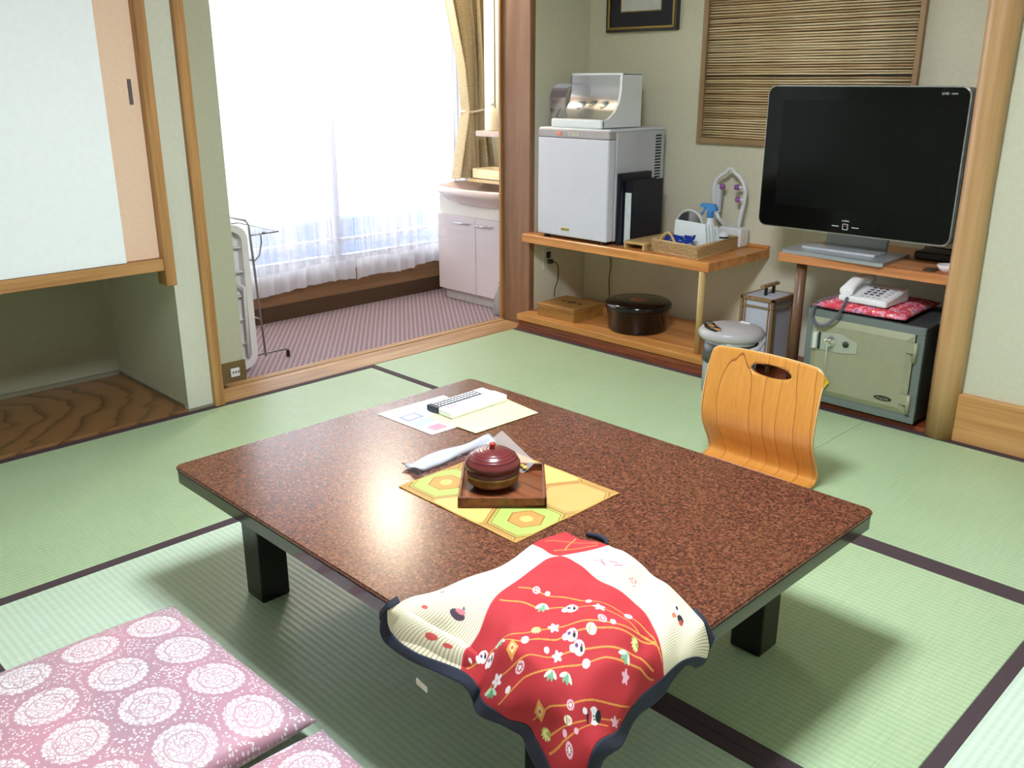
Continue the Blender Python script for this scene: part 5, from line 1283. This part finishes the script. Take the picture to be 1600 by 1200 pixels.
# ================================================================== ZABUTON CUSHIONS
def zabuton_mat():
    m, n, b = new_mat('mauve_medallion_brocade')
    tc = n.nodes.new('ShaderNodeTexCoord'); mp = n.nodes.new('ShaderNodeMapping'); mp.vector_type = 'POINT'
    P_ = .1425; mp.inputs['Scale'].default_value = (1/P_, 1/P_, 1); mp.inputs['Location'].default_value = (.847, .921, 0); link(n, tc.outputs['UV'], mp.inputs[0])
    fr_ = node(n, 'ShaderNodeVectorMath', operation='FRACTION'); link(n, mp.outputs[0], fr_.inputs[0])
    sb_ = node(n, 'ShaderNodeVectorMath', operation='SUBTRACT'); sb_.inputs[1].default_value = (.5, .5, 0); link(n, fr_.outputs[0], sb_.inputs[0])
    le = node(n, 'ShaderNodeVectorMath', operation='LENGTH'); link(n, sb_.outputs[0], le.inputs[0]); r = le.outputs['Value']
    def math_(op, a, b_=None, c=None):
        x = node(n, 'ShaderNodeMath', operation=op)
        for k, v in enumerate((a, b_, c)):
            if v is None: continue
            if isinstance(v, (int, float)): x.inputs[k].default_value = v
            else: link(n, v, x.inputs[k])
        return x.outputs[0]
    # angle for petals
    sp = n.nodes.new('ShaderNodeSeparateXYZ'); link(n, sb_.outputs[0], sp.inputs[0])
    th = math_('ARCTAN2', sp.outputs[1], sp.outputs[0])
    wob = math_('MULTIPLY', math_('SINE', math_('MULTIPLY', th, 24.0)), .012)
    re = math_('ADD', r, wob)
    in_disc = math_('LESS_THAN', re, .405)
    oct_ = math_('MULTIPLY', math_('COSINE', math_('MULTIPLY', th, 8.0)), .006)
    ro = math_('ADD', r, oct_)
    ring1 = math_('LESS_THAN', math_('ABSOLUTE', math_('SUBTRACT', ro, .262)), .014)
    ring2 = math_('LESS_THAN', math_('ABSOLUTE', math_('SUBTRACT', ro, .235)), .006)
    v = node(n, 'ShaderNodeTexVoronoi', Scale=95.0, feature='DISTANCE_TO_EDGE'); link(n, tc.outputs['UV'], v.inputs['Vector'])
    veins = math_('LESS_THAN', v.outputs['Distance'], .07)
    pet = math_('GREATER_THAN', math_('SINE', math_('ADD', math_('MULTIPLY', th, 8.0), math_('MULTIPLY', r, 60.0))), .82)
    dark_in = math_('MAXIMUM', math_('MAXIMUM', ring1, math_('MULTIPLY', veins, 1.0)), math_('MULTIPLY', pet, math_('LESS_THAN', r, .2)))
    disc_col = math_('MULTIPLY', in_disc, math_('SUBTRACT', 1.0, math_('MULTIPLY', dark_in, .85)))
    # small blossoms in the gaps
    v2 = node(n, 'ShaderNodeTexVoronoi', Scale=150.0); link(n, tc.outputs['UV'], v2.inputs['Vector'])
    dots = math_('LESS_THAN', v2.outputs['Distance'], .36)
    gap = math_('GREATER_THAN', r, .475)
    gd = math_('MULTIPLY', dots, gap)
    fac = math_('MAXIMUM', disc_col, math_('MULTIPLY', gd, .85))
    ns = node(n, 'ShaderNodeTexNoise', Scale=4.0); link(n, tc.outputs['UV'], ns.inputs['Vector'])
    basec = ramp(n, ns.outputs[0], [(.35, lin((166, 134, 148))), (.65, lin((196, 142, 158)))])
    mx = node(n, 'ShaderNodeMix', data_type='RGBA'); link(n, fac, mx.inputs[0]); link(n, basec, mx.inputs[6]); mx.inputs[7].default_value = lin((236, 230, 234))
    link(n, mx.outputs[2], b.inputs['Base Color']); b.inputs['Roughness'].default_value = .55
    b.inputs['Sheen Weight'].default_value = .3
    bump(n, b, fac, .3, .0008); return m
zm = zabuton_mat()
single('floor_cushion', cushion(1.640, -2.905, .0, .305, .325, .105, .02, 60, dents=((-.25, -.55, .03, .12), (-.35, -.3, .02, .1))), zm, 'mauve medallion brocade floor cushion at the lower left, the whole near one', 'cushion', 'floor cushions')
single('floor_cushion', cushion(2.262, -2.905, .0, .305, .325, .095, -.01, 60), zm, 'mauve medallion floor cushion cut off by the bottom edge, to the right', 'cushion', 'floor cushions')
